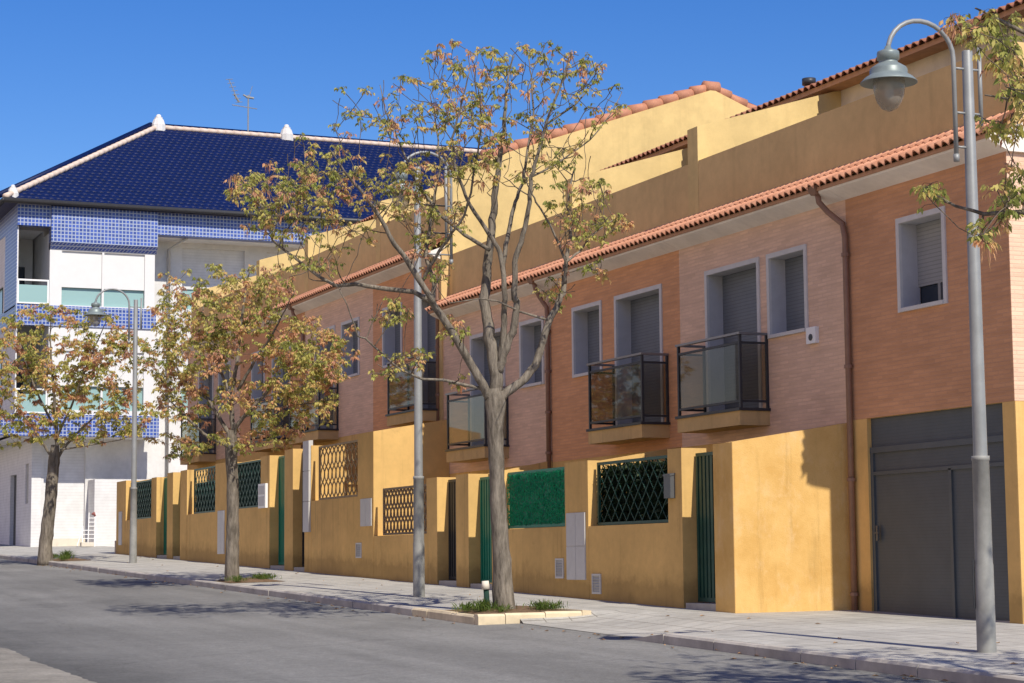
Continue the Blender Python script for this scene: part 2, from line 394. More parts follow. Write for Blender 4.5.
def tag(o, label, cat, group=None, kind=None):
    o['label'] = label; o['category'] = cat
    if group: o['group'] = group
    if kind: o['kind'] = kind
    return o
def struct(o): o['kind'] = 'structure'; return o

def holed(mb, axis, front, back, u0, u1, z0, z1, holes):
    """wall with rectangular openings. axis 'x': wall faces -x, u = y ; axis 'y': wall faces -y, u = x."""
    P = (lambda d, u, z: (d, u, z)) if axis == 'x' else (lambda d, u, z: (u, d, z))
    us = sorted({u0, u1, *[h[0] for h in holes], *[h[1] for h in holes]}); us = [u for u in us if u0 <= u <= u1]
    zs = sorted({z0, z1, *[h[2] for h in holes], *[h[3] for h in holes]}); zs = [z for z in zs if z0 <= z <= z1]
    def inside(u, z): return any(h[0] < u < h[1] and h[2] < z < h[3] for h in holes)
    for a, b in zip(us, us[1:]):
        for c, d in zip(zs, zs[1:]):
            if inside((a + b) / 2, (c + d) / 2): continue
            mb.poly([P(front, a, c), P(front, b, c), P(front, b, d), P(front, a, d)])
            mb.poly([P(back, a, d), P(back, b, d), P(back, b, c), P(back, a, c)])
    def strip(ua, za, ub, zb): mb.poly([P(front, ua, za), P(front, ub, zb), P(back, ub, zb), P(back, ua, za)])
    strip(u0, z0, u1, z0); strip(u1, z0, u1, z1); strip(u1, z1, u0, z1); strip(u0, z1, u0, z0)
    for h in holes:
        a, b, c, d = h; c2 = max(c, z0); d2 = min(d, z1)
        strip(a, c2, a, d2); strip(b, d2, b, c2)
        if c > z0: strip(a, c, b, c)
        if d < z1: strip(a, d, b, d)

def gz(X, Y): 
    yy = Y if Y < 95 else 95 + 12 * (1 - math.exp(-(Y - 95) / 12))
    yy = yy if yy > -40 else -40
    return .027 * yy + .02 * max(-40, min(60, X))

# ------------------------------------------------------------------ ground, road, pavement
def sheet(name, xs, ys, zf, mat):
    b = MB(); n = len(ys)
    for x in xs:
        for y in ys: b.v.append((x, y, zf(x, y)))
    for i in range(len(xs) - 1):
        for j in range(n - 1): b.f.append((i * n + j, (i + 1) * n + j, (i + 1) * n + j + 1, i * n + j + 1))
    return struct(b.build(name, mat, None, True))
def lin(a, b, n): return [a + (b - a) * k / n for k in range(n + 1)]
far = [-900, -400, -200, -100, -60]
sheet('ground', far + lin(-40, 60, 20) + [90, 150, 300, 600, 1200], [-600, -300, -150, -80] + lin(-40, 130, 34) + [160, 220, 400, 800, 1600], lambda x, y: gz(x, y) - .19, M['land'])
RX0, KX = 4.37, 11.0
_ed = random.Random(5); _eo = [(_ed.uniform(.8, 22), _ed.uniform(0, 6.3), _ed.uniform(.5, 1)) for _ in range(16)]
def edge_near(y): return RX0 + sum(.035 * a_ / (f_ ** .75) * math.sin(f_ * y + p_) for f_, p_, a_ in _eo)
b = MB(); ys = lin(-30, 100, 1600)
for y in ys:
    for t in (0, 1): b.v.append(((edge_near(y) - .25) if t == 0 else 13.2, y, gz(edge_near(y) - .25 if t == 0 else 13.2, y) - .12))
for k in range(len(ys) - 1): b.f.append((2 * k, 2 * k + 1, 2 * k + 3, 2 * k + 2))
struct(b.build('road', M['asphalt'], None, True))
b = MB()
for y in ys:
    e = edge_near(y)
    for x, dz in ((-14, -.095), (e - .22, -.095), (e, -.1165)): b.v.append((x, y, gz(x, y) + dz))
for k in range(len(ys) - 1):
    for j in range(2): b.f.append((3 * k + j, 3 * k + j + 1, 3 * k + 4 + j, 3 * k + 3 + j))
struct(b.build('near_pavement', M['nearpave'], None, True))

def smooth(a, b, x):
    t = max(0, min(1, (x - a) / (b - a))); return t * t * (3 - 2 * t)
def drop(x, y):
    d = smooth(22.1, 23.2, y) * (1 - smooth(26.75, 26.99, y)) * (1 - smooth(12.3, 13.5, x))
    return .114 * d
def side_z(x, y): return gz(x, y) - drop(x, y)
DRIVE0, DRIVE1 = 22.2, 26.86
xsA = lin(KX + .14, 16.6, 24)
sheet('pavement', [11.142] + lin(11.4, 16.2, 24), lin(DRIVE1 + .12, 100, 120), lambda x, y: gz(x, y), M['paving'])
# the stretch by the garage: lowered in front of the door, set back a little from the kerb line
sheet('pavement', lin(11.642, 16.2, 30), lin(-12, DRIVE1 + .12, 160), side_z, M['paving'])
def kerb_run(x0, y0, y1, mat, w=.14, seg=1.0):
    k = 0; b = MB(); y = y0
    while y < y1 - .05:
        e = min(y1, y + seg * rng.uniform(.9, 1.1)); g = .006
        j = rng.uniform(-.008, .008); jz = rng.uniform(-.004, .006)
        def z(x, yy): return gz(x, yy)
        ya, yb = y + g, e - g; ch = .022
        prof = lambda yy: [(x0 + j, yy, z(x0, yy) - .17), (x0 + w, yy, z(x0, yy) - .17), (x0 + w, yy, z(x0, yy) + .004 + jz), (x0 + ch + j, yy, z(x0, yy) + .004 + jz), (x0 + j, yy, z(x0, yy) - ch)]
        b.hexa(prof(ya), prof(yb)); y = e
    return struct(b.build('kerb', mat))
kerb_run(KX, 29.5, 75, M['kerb']); kerb_run(KX, DRIVE1 + .14, 29.5, M['kerbyellow'])
kerb_run(11.5, -12, DRIVE0, M['kerb'])
# sloping end stone of the kerb beside the lowered stretch
b = MB()
b.hexa([(11.5, DRIVE0, gz(11.5, 22) - .17), (11.64, DRIVE0, gz(11.5, 22) - .17), (11.64, DRIVE0 + .9, gz(11.5, 23) - .17), (11.5, DRIVE0 + .9, gz(11.5, 23) - .17)],
       [(11.5, DRIVE0, gz(11.5, 22.2) - .003), (11.64, DRIVE0, gz(11.5, 22.2)), (11.64, DRIVE0 + .9, gz(11.5, 23.1) - .105), (11.5, DRIVE0 + .9, gz(11.5, 23.1) - .112)])
struct(b.build('kerb', M['kerb']))

# ------------------------------------------------------------------ tiles
def barrel_sheet(mb, y0, y1, xa, za, xb, zb, pitch=.24, amp=.04, courses=2, thick=.022, sub=8, step=.022, along='y', ph=0.0):
    """rows of barrel tiles on the slope from (xa,za) low edge to (xb,zb); ridges run up the slope. along: axis the eave runs in."""
    n = max(2, int(round((y1 - y0) / pitch))) * sub
    L = math.hypot(xb - xa, zb - za); nx, nz = -(zb - za) / L, (xb - xa) / L
    sx = 1 if xb > xa else -1
    if nz < 0: nx, nz = -nx, -nz
    for c in range(courses):
        t0, t1 = c / courses, min(1, (c + 1.12) / courses)
        rows = [(t0, step, 0), (t0, step + thick, 1), (t1, thick * .4, 2)]
        base = len(mb.v)
        for t, h, kind in rows:
            for k in range(n + 1):
                u = y0 + (y1 - y0) * k / n
                ph2 = (k % sub) / sub
                wv = math.cos(2 * math.pi * ph2 + ph)
                prof = amp * (1 - (1 - wv) ** 1.5 / 1.42)
                d = prof + h
                x = xa + (xb - xa) * t + nx * d; z = za + (zb - za) * t + nz * d
                mb.v.append((x, u, z) if along == 'y' else (u, x, z))
        for r in range(2):
            for k in range(n):
                a = base + r * (n + 1) + k; f = (a, a + 1, a + n + 2, a + n + 1)
                mb.f.append(f if sx > 0 else tuple(reversed(f)))

# ------------------------------------------------------------------ the terraced houses
FX = 15.9
def window(root, name, y0, y1, z0, z1, shut=0.0, shmat='shutter', depth=.30, fw_=.075, sill=True, label=None):
    """y0..y1,z0..z1 outer edge of the stone frame; shut = share of the opening left open at the bottom"""
    a, b_, c, d = y0 + fw_, y1 - fw_, z0 + (fw_ * .7 if sill else 0), z1 - fw_
    f = MB(); xf = FX - .025
    f.box(xf, FX + .02, y0, a, z0, z1); f.box(xf, FX + .02, b_, y1, z0, z1); f.box(xf, FX + .02, a, b_, d, z1)
    if sill: f.box(xf - .02, FX + depth, a, b_, z0, c)
    o = f.build(name, M['frame'], root, label=label)
    r = MB()
    r.poly([(FX + .02, a, c), (FX + depth, a, c), (FX + depth, a, d), (FX + .02, a, d)])
    r.poly([(FX + .02, b_, d), (FX + depth, b_, d), (FX + depth, b_, c), (FX + .02, b_, c)])
    r.poly([(FX + .02, a, d), (FX + depth, a, d), (FX + depth, b_, d), (FX + .02, b_, d)])
    r.build('reveal', M['reveal'], o)
    zs = c + (d - c) * shut
    s = MB(); s.box(FX + depth - .03, FX + depth, a, b_, zs, d); s.build('shutter', M[shmat], o)
    if shut > 0:
        p = MB(); p.poly([(FX + depth + .01, a, c), (FX + depth + .01, a, zs), (FX + depth + .01, b_, zs), (FX + depth + .01, b_, c)]); p.build('pane', M['pane'], o)
        q = MB(); ym = (a + b_) / 2
        q.box(FX + depth - .035, FX + depth + .005, ym - .03, ym + .03, c, zs); q.box(FX + depth - .04, FX + depth + .005, a, b_, c, c + .045)
        q.build('sash', M['galv'], o)
    return o
def balcony(root, y0, y1, z, glass, label=None):
    """slab top at z"""
    X0 = 15.38
    s = MB(); s.box(X0, FX, y0, y1, z - .25, z - .03); o = s.build('balcony', M['slab'], root, label=label)
    t = MB(); t.box(X0 - .03, FX, y0 - .03, y1 + .03, z - .03, z + .012); t.build('floor_edge', M['dark'], o)
    h = MB(); zt = z + 1.13; xi = X0 + .03
    h.box(X0 - .015, X0 + .065, y0 - .015, y1 + .015, zt, zt + .035)
    h.box(X0 + .065, FX - .01, y0 - .015, y0 + .06, zt, zt + .035); h.box(X0 + .065, FX - .01, y1 - .06, y1 + .015, zt, zt + .035)
    h.build('handrail', M['rail'], o)
    p = MB()
    for yy in (y0 + .02, y1 - .02): p.box(xi - .02, xi + .02, yy - .022, yy + .022, z + .012, zt)
    for yy in (y0 + .02, y1 - .02): p.box(FX - .045, FX - .005, yy - .018, yy + .018, z + .012, zt)
    for zz in (z + .10, z + .99): 
        p.box(xi - .015, xi + .015, y0 + .042, y1 - .042, zz, zz + .035)
        for yy in (y0 + .02, y1 - .02): p.box(xi + .02, FX - .045, yy - .015, yy + .015, zz, zz + .035)
    p.build('railing', M['dark'], o)
    g = MB(); g.box(xi - .004, xi + .004, y0 + .045, y1 - .045, z + .14, z + .985); g.build('glass_panel', M[glass], o)
    for yy in (y0 + .02, y1 - .02):
        g = MB(); g.box(xi + .022, FX - .047, yy - .004, yy + .004, z + .14, z + .985); g.build('glass_panel', M[glass], o)
    return o
def downpipe(root, y, ztop, zbot, side=.5):
    p = MB(); x = FX - .06
    p.tube([(x - .2, y + side, ztop), (x - .17, y + side, ztop - .16), (x - .1, y + side * .7, ztop - .32), (x, y + side * .15, ztop - .52), (x, y, ztop - .72), (x, y, zbot)], .044, 10)
    o = p.build('downpipe', M['pipe'], root, True)
    h = MB(); h.hexa([(x - .26, y + side - .07, ztop - .06), (x - .14, y + side - .07, ztop - .06), (x - .14, y + side + .07, ztop - .06), (x - .26, y + side + .07, ztop - .06)],
                     [(x - .32, y + side - .13, ztop + .06), (x - .08, y + side - .13, ztop + .06), (x - .08, y + side + .13, ztop + .06), (x - .32, y + side + .13, ztop + .06)])
    h.build('hopper', M['pipe'], o)
    for zz in lin(zbot + .4, ztop - 1.0, 3):
        c = MB(); c.tube([(x, y, zz), (x, y, zz + .05)], .062, 10); c.build('pipe_clip', M['pipe'], o)

A, B = 0.0, 1.2
RB = 1.33
specs = [
 # label, y0, y1, lift, roof lift, brick, features
 ('terraced house over the grey garage door at the right end of the row', 21.05, 24.8, 0, 0, 'brown'),
 ('beige brick house with the white alarm box beside its window', 24.8, 29.9, 0, 0, 'beige'),
 ('orange brick house behind the bright green hedge panel', 29.9, 35.1, 0, 0, 'orange'),
 ('beige brick house half hidden behind the big tree trunk', 35.1, 40.72, 0, 0, 'beige'),
 ('orange brick house next to the tall yellow wall, with the tiled gable above it', 40.72, 45.2, B, RB, 'orange'),
 ('beige brick house behind the tall white meter cabinet on the wall', 45.2, 50.5, B, RB, 'beige'),
 ('orange brick house behind the crown of the smaller tree', 50.5, 56.6, B, RB, 'orange'),
 ('farthest terraced house, beside the white apartment building', 56.6, 62.6, B, RB, 'beige'),
]
houses = []
for i, (lab, y0, y1, dz, dr, bk) in enumerate(specs):
    zg = gz(FX, y0)
    root = thing('terraced_house', (FX, (y0 + y1) / 2, gz(FX, (y0 + y1) / 2)), lab, 'house', 'terraced houses in a row')
    houses.append(root)
    holes = []; zpl = 3.66 if i == 0 else (3.55 + dz); wins = []
    zw0, zw1 = 5.05 + dz, 6.35 + dz
    if i == 0: wins = [('w', 22.38, 23.52, zw0, zw1)]
    elif i == 1: wins = [('d', 27.26, 29.0, 4.0, zw1), ('w', 25.87, 27.03, zw0, zw1)]
    elif i == 2: wins = [('w', 32.86, 34.11, zw0, zw1), ('d', 30.52, 32.33, 4.0, zw1)]
    elif i == 3: wins = [('d', 37.3, 39.12, 4.0, zw1), ('w', 35.4, 36.55, zw0, zw1)]
    elif i == 4: wins = [('w', 43.2, 44.5, zw0 - .1, zw1), ('d', 40.86, 42.4, 4.95, zw1)]
    elif i == 5: wins = [('d', 48.0, 49.6, 4.95, zw1), ('w', 46.15, 47.5, zw0 - .1, zw1)]
    elif i == 6: wins = [('w', 54.1, 55.4, zw0 - .1, zw1), ('d', 51.7, 53.4, 4.95, zw1)]
    else: wins = [('d', 59.5, 61.2, 4.95, zw1), ('w', 57.6, 58.9, zw0 - .1, zw1)]
    for k, a, b_, c, d in wins: holes.append((a + .01, b_ - .01, c + .005, d - .01))
    mb = MB(); holed(mb, 'x', FX, FX + .42, y0, y1, zpl, 6.86 + dr, holes)
    mb.build('brick_wall', M[bk], root)
    # closing back of the rooms so that no light leaks through
    mb = MB()
    if i == 0:
        holed(mb, 'x', FX + .002, FX + .30, y0, y1, zg - .3, zpl - .002, [(21.3, 24.4, zg - .4, zpl + 1)])
    else: mb.box(FX + .002, FX + .30, y0, y1, zg - .3, zpl - .002)
    mb.build('plinth_wall', M['yellow'], root)
    mb = MB(); mb.box(FX + .44, 27, y0 + .003, y1 - .003, zg - .3, 7.2 + dr); mb.build('house_body', M['cream'], root)
    if i == 0:
        e = MB(); e.box(FX + .002, 27, y0 - .006, y0 + .002, 3.66, 6.86); e.build('end_wall', M['beige'], root)
        e = MB(); e.box(FX + .004, 27, y0 - .012, y0 + .002, zg - .3, 3.655); e.build('end_plinth', M['yellow'], root)
        e = MB(); e.tube([(FX + .35, y0 - .06, zg - .2), (FX + .35, y0 - .06, 6.8)], .045, 8); e.build('downpipe', M['pipe'], root, True)
    for k, a, b_, c, d in wins:
        if k == 'w': window(root, 'window', a, b_, c, d, .26 if i == 0 else 0, 'shutter' if i == 0 else 'bluegrey')
        else: window(root, 'balcony_door', a, b_, c, d, 0, 'bluegrey', sill=False)
    bal = {1: (27.05, 29.07, 3.98, 'glass'), 2: (30.33, 32.4, 3.98, 'glass'), 3: (37.15, 39.2, 3.98, 'clearglass'), 4: (40.85, 42.8, 4.95, 'glass'),
           5: (47.75, 50.2, 4.95, 'clearglass'), 6: (51.55, 53.75, 4.95, 'glass'), 7: (59.2, 61.4, 4.95, 'glass')}
    if i in bal: balcony(root, *bal[i])
    # cornice, tiled eave, parapet
    ya = y0 - (.06 if i == 0 else 0); yb = y1
    c = MB(); c.prism_y([(FX + .01, 6.83 + dr), (15.62, 6.955 + dr), (15.60, 7.005 + dr), (16.2, 7.24 + dr), (16.2, 6.83 + dr)], ya + .003, yb - .003); c.build('cornice', M['cornice'], root)
    g = MB(); g.box(15.575, 15.635, ya, yb, 6.985 + dr, 7.035 + dr); g.build('gutter_edge', M['fascia'], root)
    t = MB(); barrel_sheet(t, ya, yb, 15.52, 7.035 + dr, 16.06, 7.36 + dr, .165, .034, 2, .02, 8, .012); t.build('eave_tiles', M['tile'], root, True)
    zp = 8.27 + dr
    p = MB(); p.box(16.05, 16.25, y0 - (.02 if i == 0 else 0), y1, 7.1 + dr, zp); p.build('parapet', M['yellow_top'], root)
    s = MB(); s.box(16.25, 18.85, y0, y1, 7.0 + dr, 7.2 + dr); s.build('terrace_floor', M['step'], root)
    # set-back upper storey
    yu = 39.2 if i == 3 else y1
    uw = MB(); uw.box(18.85, 27, y0 + .003, yu - .003, 7.2 + dr, 9.75 + dr); uw.build('upper_wall', M['cream'], root)
    uf = MB(); uf.box(18.5, 18.87, y0 + .002, yu - .002, 9.68 + dr, 9.765 + dr)
    uf.build('fascia', M['fascia'], root)
    ur = MB(); barrel_sheet(ur, y0, yu, 18.43, 9.75 + dr, 22.58, 11.17 + dr, .2, .035, 10, .02, 6, .02)
    barrel_sheet(ur, y0, yu, 27.3, 9.62 + dr, 22.58, 11.17 + dr, .24, .04, 6, .02, 6, .02)
    ur.build('upper_roof', M['tileold'], root, True)
    # raking party wall at the far side of each house's terrace
    pw = {1: (29.45, 29.8), 2: (34.38, 34.68), 4: (45.1, 45.4), 5: (50.7, 51.0), 6: (55.2, 55.5), 7: (62.5, 62.8), 3: None, 0: None}[i]
    if pw:
        q = MB(); q.prism_y([(16.045, 7.2 + dr), (18.92, 7.2 + dr), (18.92, 9.72 + dr), (16.045, 8.85 + dr)], *pw); q.build('party_wall', M['yellow_sunlit'], root)
    if i == 4:      # tall gable that closes the higher half of the row
        z1 = 10.12; sl_ = (12.45 - z1) / (22.58 - 16.04)
        q = MB(); q.prism_y([(16.04, 7.0), (28, 7.0), (28, 10.35), (22.58, 12.45), (16.04, z1)], 40.66, 40.95); q.build('gable_wall', M['yellow_sunlit'], root)
        q = MB(); q.prism_y([(15.86, 3.5), (16.06, 3.5), (16.06, 8.6), (15.86, 8.3)], 40.68, 40.9); q.build('end_wall', M['yellow_top'], root)
        # verge tiles, one barrel after another
        v = MB()
        def verge(xa, za, xb, zb):
            L = math.hypot(xb - xa, zb - za); n = int(L / .42); 
            for k in range(n):
                t0, t1 = k / n, min(1.0, (k + 1.1) / n)
                pa = Vector((xa + (xb - xa) * t0, 40.80, za + (zb - za) * t0 + .065)); pb = Vector((xa + (xb - xa) * t1, 40.80, za + (zb - za) * t1 + .035))
                v.tube([pa, pb], [.152, .122], 12)
        verge(16.9, z1 + sl_ * .9, 22.5, 12.44); verge(28, 10.3, 22.66, 12.44)
        v.tube([(22.42, 40.8, 12.51), (22.78, 40.8, 12.51)], .165, 12)
        v.build('verge_tiles', M['tileold'], root, True)
    if i == 0:
        downpipe(root, 24.74, 7.0, zg - .1, .40)
    if i == 3: downpipe(root, 35.12, 7.0, 3.3, .16)
    if i == 4: downpipe(root, 40.86, 8.3, 3.8, .15)
    if i == 6: downpipe(root, 50.5, 8.3, 3.8, .3)
    if i == 0:
        gx = FX + .07; zgg = zg - .05
        d = MB(); d.box(gx, gx + .05, 21.3, 24.4, zgg, 3.66); go = d.build('garage_door', M['garage'], root)
        d = MB(); d.box(gx - .035, gx, 21.3, 24.4, 3.17, 3.25); d.box(gx - .03, gx, 24.33, 24.4, zgg, 3.17); d.box(gx - .03, gx, 21.3, 21.36, zgg, 3.17)
        d.box(gx - .028, gx, 22.5, 22.56, zgg, 2.88); d.box(gx - .028, gx, 21.36, 24.33, 2.86, 2.91); d.box(gx - .03, gx, 21.36, 24.33, zgg, zgg + .09)
        d.build('door_frame', M['garageframe'], go)
        d = MB(); d.box(gx - .06, gx - .03, 24.22, 24.26, 1.95, 2.16); d.tube([(gx - .06, 24.24, 2.06), (gx - .1, 24.24, 2.06), (gx - .1, 24.13, 2.06)], .012, 6); d.build('handle', M['steel'], go)
        d = MB(); d.box(FX + .02, gx, 21.3, 24.4, zgg - .05, zg + .03); d.build('threshold', M['step'], root)
        vp = at_x(809, 84, 20.0)
        d = MB(); d.tube([(20, vp.y, 10.1), (20, vp.y, vp.z - .02)], .085, 12); d.tube([(20, vp.y, vp.z - .02), (20, vp.y, vp.z + .1)], .13, 12); d.build('roof_vent', M['dark'], root, True)
    if i == 1:
        d = MB(); d.box(FX - .06, FX, 25.60, 25.86, 4.85, 5.09); o = d.build('alarm_box', M['whitepaint'], root)
        d = MB(); d.tube([(FX - .07, 25.73, 4.94), (FX - .058, 25.73, 4.94)], .05, 12); d.build('siren', M['dark'], o)

# ------------------------------------------------------------------ garden walls along the pavement
WX = 14.2
def pier(root, y0, y1, zt, x1=14.62, mat='yellow'):
    m_ = MB(); m_.box(WX, x1, y0, y1, gz(WX, y0) - .25, zt); return m_.build('pier', M[mat], root)
def lowwall(root, y0, y1, zt, mat='yellow'):
    m_ = MB(); m_.box(WX + .004, WX + .24, y0, y1, gz(WX, y0) - .25, zt); return m_.build('wall', M[mat], root)
def lattice(root, y0, y1, z0, z1, mat, cw=.25, ch=.30, bw=.016, screen=None, x=14.34, wavy=False):
    f = MB(); t = .022
    f.box(x - t, x + t, y0, y1, z0, z0 + .045); f.box(x - t, x + t, y0, y1, z1 - .045, z1)
    f.box(x - t, x + t, y0, y0 + .045, z0 + .045, z1 - .045); f.box(x - t, x + t, y1 - .045, y1, z0 + .045, z1 - .045)
    o = f.build('lattice_panel', M[mat], root)
    a0, a1, c0, c1 = y0 + .045, y1 - .045, z0 + .045, z1 - .045; s = ch / cw; l = MB()
    for sg in (1, -1):
        n0 = a0 - (c1 - c0) / s - cw
        k = n0
        while k < a1 + (c1 - c0) / s + cw:
            # line: z = c0 + sg*s*(y-k)
            ts = []
            ya, yb = max(a0, min(k, k + sg * (c1 - c0) / s)), min(a1, max(k, k + sg * (c1 - c0) / s))
            if yb - ya > .02:
                za, zb = c0 + sg * s * (ya - k), c0 + sg * s * (yb - k)
                xx = x + sg * .006
                if wavy:
                    n = max(2, int((yb - ya) / cw * 4)); pts = []
                    for q in range(n + 1):
                        yy = ya + (yb - ya) * q / n; zz = c0 + sg * s * (yy - k)
                        w_ = .16 * cw * math.sin((yy - k) / cw * 2 * math.pi)
                        pts.append((xx, max(a0, min(a1, yy + w_)), zz))
                    l.tube(pts, bw * .7, 5)
                else: l.bar((xx, ya, za), (xx, yb, zb), bw, .012, (1, 0, 0))
            k += cw
    l.build('lattice', M[mat], o)
    if screen:
        q = MB(); q.box(x + .03, x + .036, y0 + .03, y1 - .03, z0 + .02, z0 + (z1 - z0) * screen); q.build('screen', M['screen'], o)
    return o
def gate(root, y0, y1, zt, mat, x=14.44, n=None):
    zb = gz(WX, y0) + .12
    f = MB(); f.box(x - .025, x + .025, y0 + .02, y1 - .02, zt - .05, zt); f.box(x - .025, x + .025, y0 + .02, y1 - .02, zb, zb + .06)
    f.box(x - .025, x + .025, y0 + .02, y0 + .07, zb + .06, zt - .05); f.box(x - .025, x + .025, y1 - .07, y1 - .02, zb + .06, zt - .05)
    o = f.build('gate', M[mat], root)
    s = MB(); n = n or int((y1 - y0 - .14) / .105)
    for k in range(n):
        yy = y0 + .075 + (y1 - y0 - .15) * (k + .5) / n; s.box(x - .012, x + .012, yy - .035, yy + .035, zb + .06, zt - .05)
    s.box(x + .013, x + .016, y0 + .07, y1 - .07, zb + .06, zt - .05)
    s.build('slats', M[mat], o)
    h = MB(); h.box(x - .05, x - .025, y0 + .09, y0 + .13, zb + .95, zb + 1.12); h.build('handle', M['steel'], o)
    st = MB(); st.box(WX + .02, x + .12, y0 + .003, y1 - .003, zb - .4, zb - .015); st.build('threshold', M['step'], root)
    return o
def sidewall(root, y0, y1, za, zb, mat='yellow', x0=14.205, skew=0):
    m_ = MB(); zg = gz(WX, y0) - .25
    m_.hexa([(x0, y0, zg), (FX - .004, y0 - skew, zg), (FX - .004, y1 - skew, zg), (x0, y1, zg)], [(x0, y0, za), (FX - .004, y0 - skew, zb), (FX - .004, y1 - skew, zb), (x0, y1, za)])
    return m_.build('side_wall', M[mat], root)
def cabinet(root, y0, y1, z0, z1, cols, rows, mat='meter', proud=.02):
    m_ = MB(); g = .006
    for a in range(cols):
        for c in range(rows):
            ya, yb = y0 + (y1 - y0) * a / cols + g, y0 + (y1 - y0) * (a + 1) / cols - g
            zc, zd = z0 + (z1 - z0) * c / rows + g, z0 + (z1 - z0) * (c + 1) / rows - g
            m_.box(WX - proud, WX + .05, ya, yb, zc, zd)
    m_.box(WX - proud * .4, WX + .05, y0, y1, z0, z1)
    return m_.build('meter_cabinet', M[mat], root)
def vent(root, y0, y1, z0, z1):
    m_ = MB(); w_ = .03
    m_.box(WX - .016, WX + .02, y0, y0 + w_, z0, z1); m_.box(WX - .016, WX + .02, y1 - w_, y1, z0, z1)
    m_.box(WX - .016, WX + .02, y0 + w_, y1 - w_, z0, z0 + w_); m_.box(WX - .016, WX + .02, y0 + w_, y1 - w_, z1 - w_, z1)
    o = m_.build('vent', M['meter'], root)
    s = MB(); k = z0 + w_
    s.box(WX - .004, WX + .02, y0 + w_, y1 - w_, z0 + w_, z1 - w_)
    while k < z1 - w_ - .03:
        s.hexa([(WX - .012, y0 + w_, k), (WX - .003, y0 + w_, k + .022), (WX - .003, y1 - w_, k + .022), (WX - .012, y1 - w_, k)],
               [(WX - .012, y0 + w_, k + .006), (WX - .003, y0 + w_, k + .028), (WX - .003, y1 - w_, k + .028), (WX - .012, y1 - w_, k + .006)]); k += .04
    s.build('louvres', M['vent'], o)
def gwall(lab, y): return thing('garden_wall', (WX, y, gz(WX, y)), lab, 'garden wall', 'yellow garden walls along the pavement')

ZA, ZB = 3.32, 4.32
g2 = gwall('garden wall ending in the big sunlit yellow side wall by the garage', 27.6)
pier(g2, 25.225, 25.78, 3.35, 14.5, 'yellow_old'); sidewall(g2, 25.22, 25.46, 3.352, 3.63, 'yellow_old', 14.206, .36)
gate(g2, 25.80, 26.72, 3.27, 'darkgreen'); pier(g2, 26.74, 27.18, 3.35)
lowwall(g2, 27.18, 29.96, 2.26); lattice(g2, 27.2, 29.86, 2.27, 3.28, 'darkgreen', .27, .30, .011)
pier(g2, 29.96, 30.85, 3.32, 14.5); cabinet(g2, 30.06, 30.78, 1.40, 2.49, 2, 2); vent(g2, 29.51, 29.83, 1.18, 1.50)
sidewall(g2, 29.97, 30.2, 3.315, 3.56, 'yellow', 14.44)
m_ = MB(); m_.box(14.12, WX - .002, 26.95, 27.16, 2.62, 2.96); mo = m_.build('mailbox', M['steel'], g2)
m_ = MB(); m_.prism_y([(14.11, 2.975), (14.198, 2.99), (14.198, 2.962), (14.11, 2.945)], 26.94, 27.17); m_.build('lid', M['steel'], mo)

g3 = gwall('garden wall with a solid bright green hedge panel above it', 33)
lowwall(g3, 30.85, 33.5, 2.27); pier(g3, 33.5, 34.0, ZA); vent(g3, 30.92, 31.24, 1.42, 1.75)
f = MB(); f.box(14.30, 14.34, 30.87, 33.48, 3.21, 3.27); f.box(14.30, 14.34, 30.87, 33.48, 2.28, 2.34); f.box(14.305, 14.335, 30.87, 30.92, 2.34, 3.21)
ho = f.build('hedge_panel', M['green'], g3)
f = MB(); f.box(14.315, 14.33, 30.9, 33.46, 2.33, 3.21); f.tone = None; hp = f.build('backing', M['green'], ho)
f = MB(); f.tone = []
for k in range(2600):
    y_, z_ = rng.uniform(30.92, 33.46), rng.uniform(2.34, 3.22); a = rng.uniform(0, 6.28); s_ = rng.uniform(.025, .045); x_ = 14.305 - rng.uniform(0, .02)
    dy, dz_ = math.cos(a) * s_, math.sin(a) * s_
    f.poly([(x_, y_ - dy, z_ - dz_), (x_ - .012, y_ + dz_ * .4, z_ - dy * .4), (x_ - .004, y_ + dy, z_ + dz_), (x_ - .01, y_ - dz_ * .4, z_ + dy * .4)]); f.tone += [rng.random()] * 4
f.build('leaves', M['fakehedge'], ho)
gate(g3, 34.0, 35.08, 3.25, 'green'); pier(g3, 35.1, 35.72, ZA)
sidewall(g3, 35.1, 35.32, ZA - .003, 3.58, 'yellow', 14.6)
g4 = gwall('garden wall with brown wavy lattice behind the middle lamp post', 38.4)
gate(g4, 35.73, 36.68, 3.27, 'black'); pier(g4, 36.7, 37.26, ZA); lowwall(g4, 37.26, 40.36, 2.25)
lattice(g4, 37.3, 40.0, 2.26, 3.22, 'brownmetal', .2, .26, .028, None, 14.3, True)
g5 = gwall('tall garden wall with the bright yellow return wall and brown lattice', 43)
pier(g5, 40.36, 41.36, 4.42, 14.6); sidewall(g5, 40.355, 40.6, 4.423, 4.71, 'yellow', 14.206)
lowwall(g5, 41.36, 44.6, 3.10); lattice(g5, 41.4, 44.3, 3.11, 4.32, 'tanmetal', .27, .34, .022, None, 14.3, True)
cabinet(g5, 40.45, 41.15, 2.46, 3.04, 2, 1); vent(g5, 41.1, 41.46, 1.80, 2.12)
pier(g5, 44.6, 45.1, 4.36); cabinet(g5, 44.63, 45.08, 2.4, 4.48, 1, 3, 'meter', .05)
gate(g5, 45.12, 45.98, 4.3, 'black'); 
g6 = gwall('garden wall with the white framed notice box beside its lattice', 49.5)
pier(g6, 46.0, 46.66, 4.36); sidewall(g6, 45.13, 45.36, 4.357, 4.6, 'yellow', 14.64)
gate(g6, 46.68, 47.88, 4.27, 'green'); pier(g6, 47.9, 48.66, 4.3); lowwall(g6, 48.66, 51.76, 3.08)
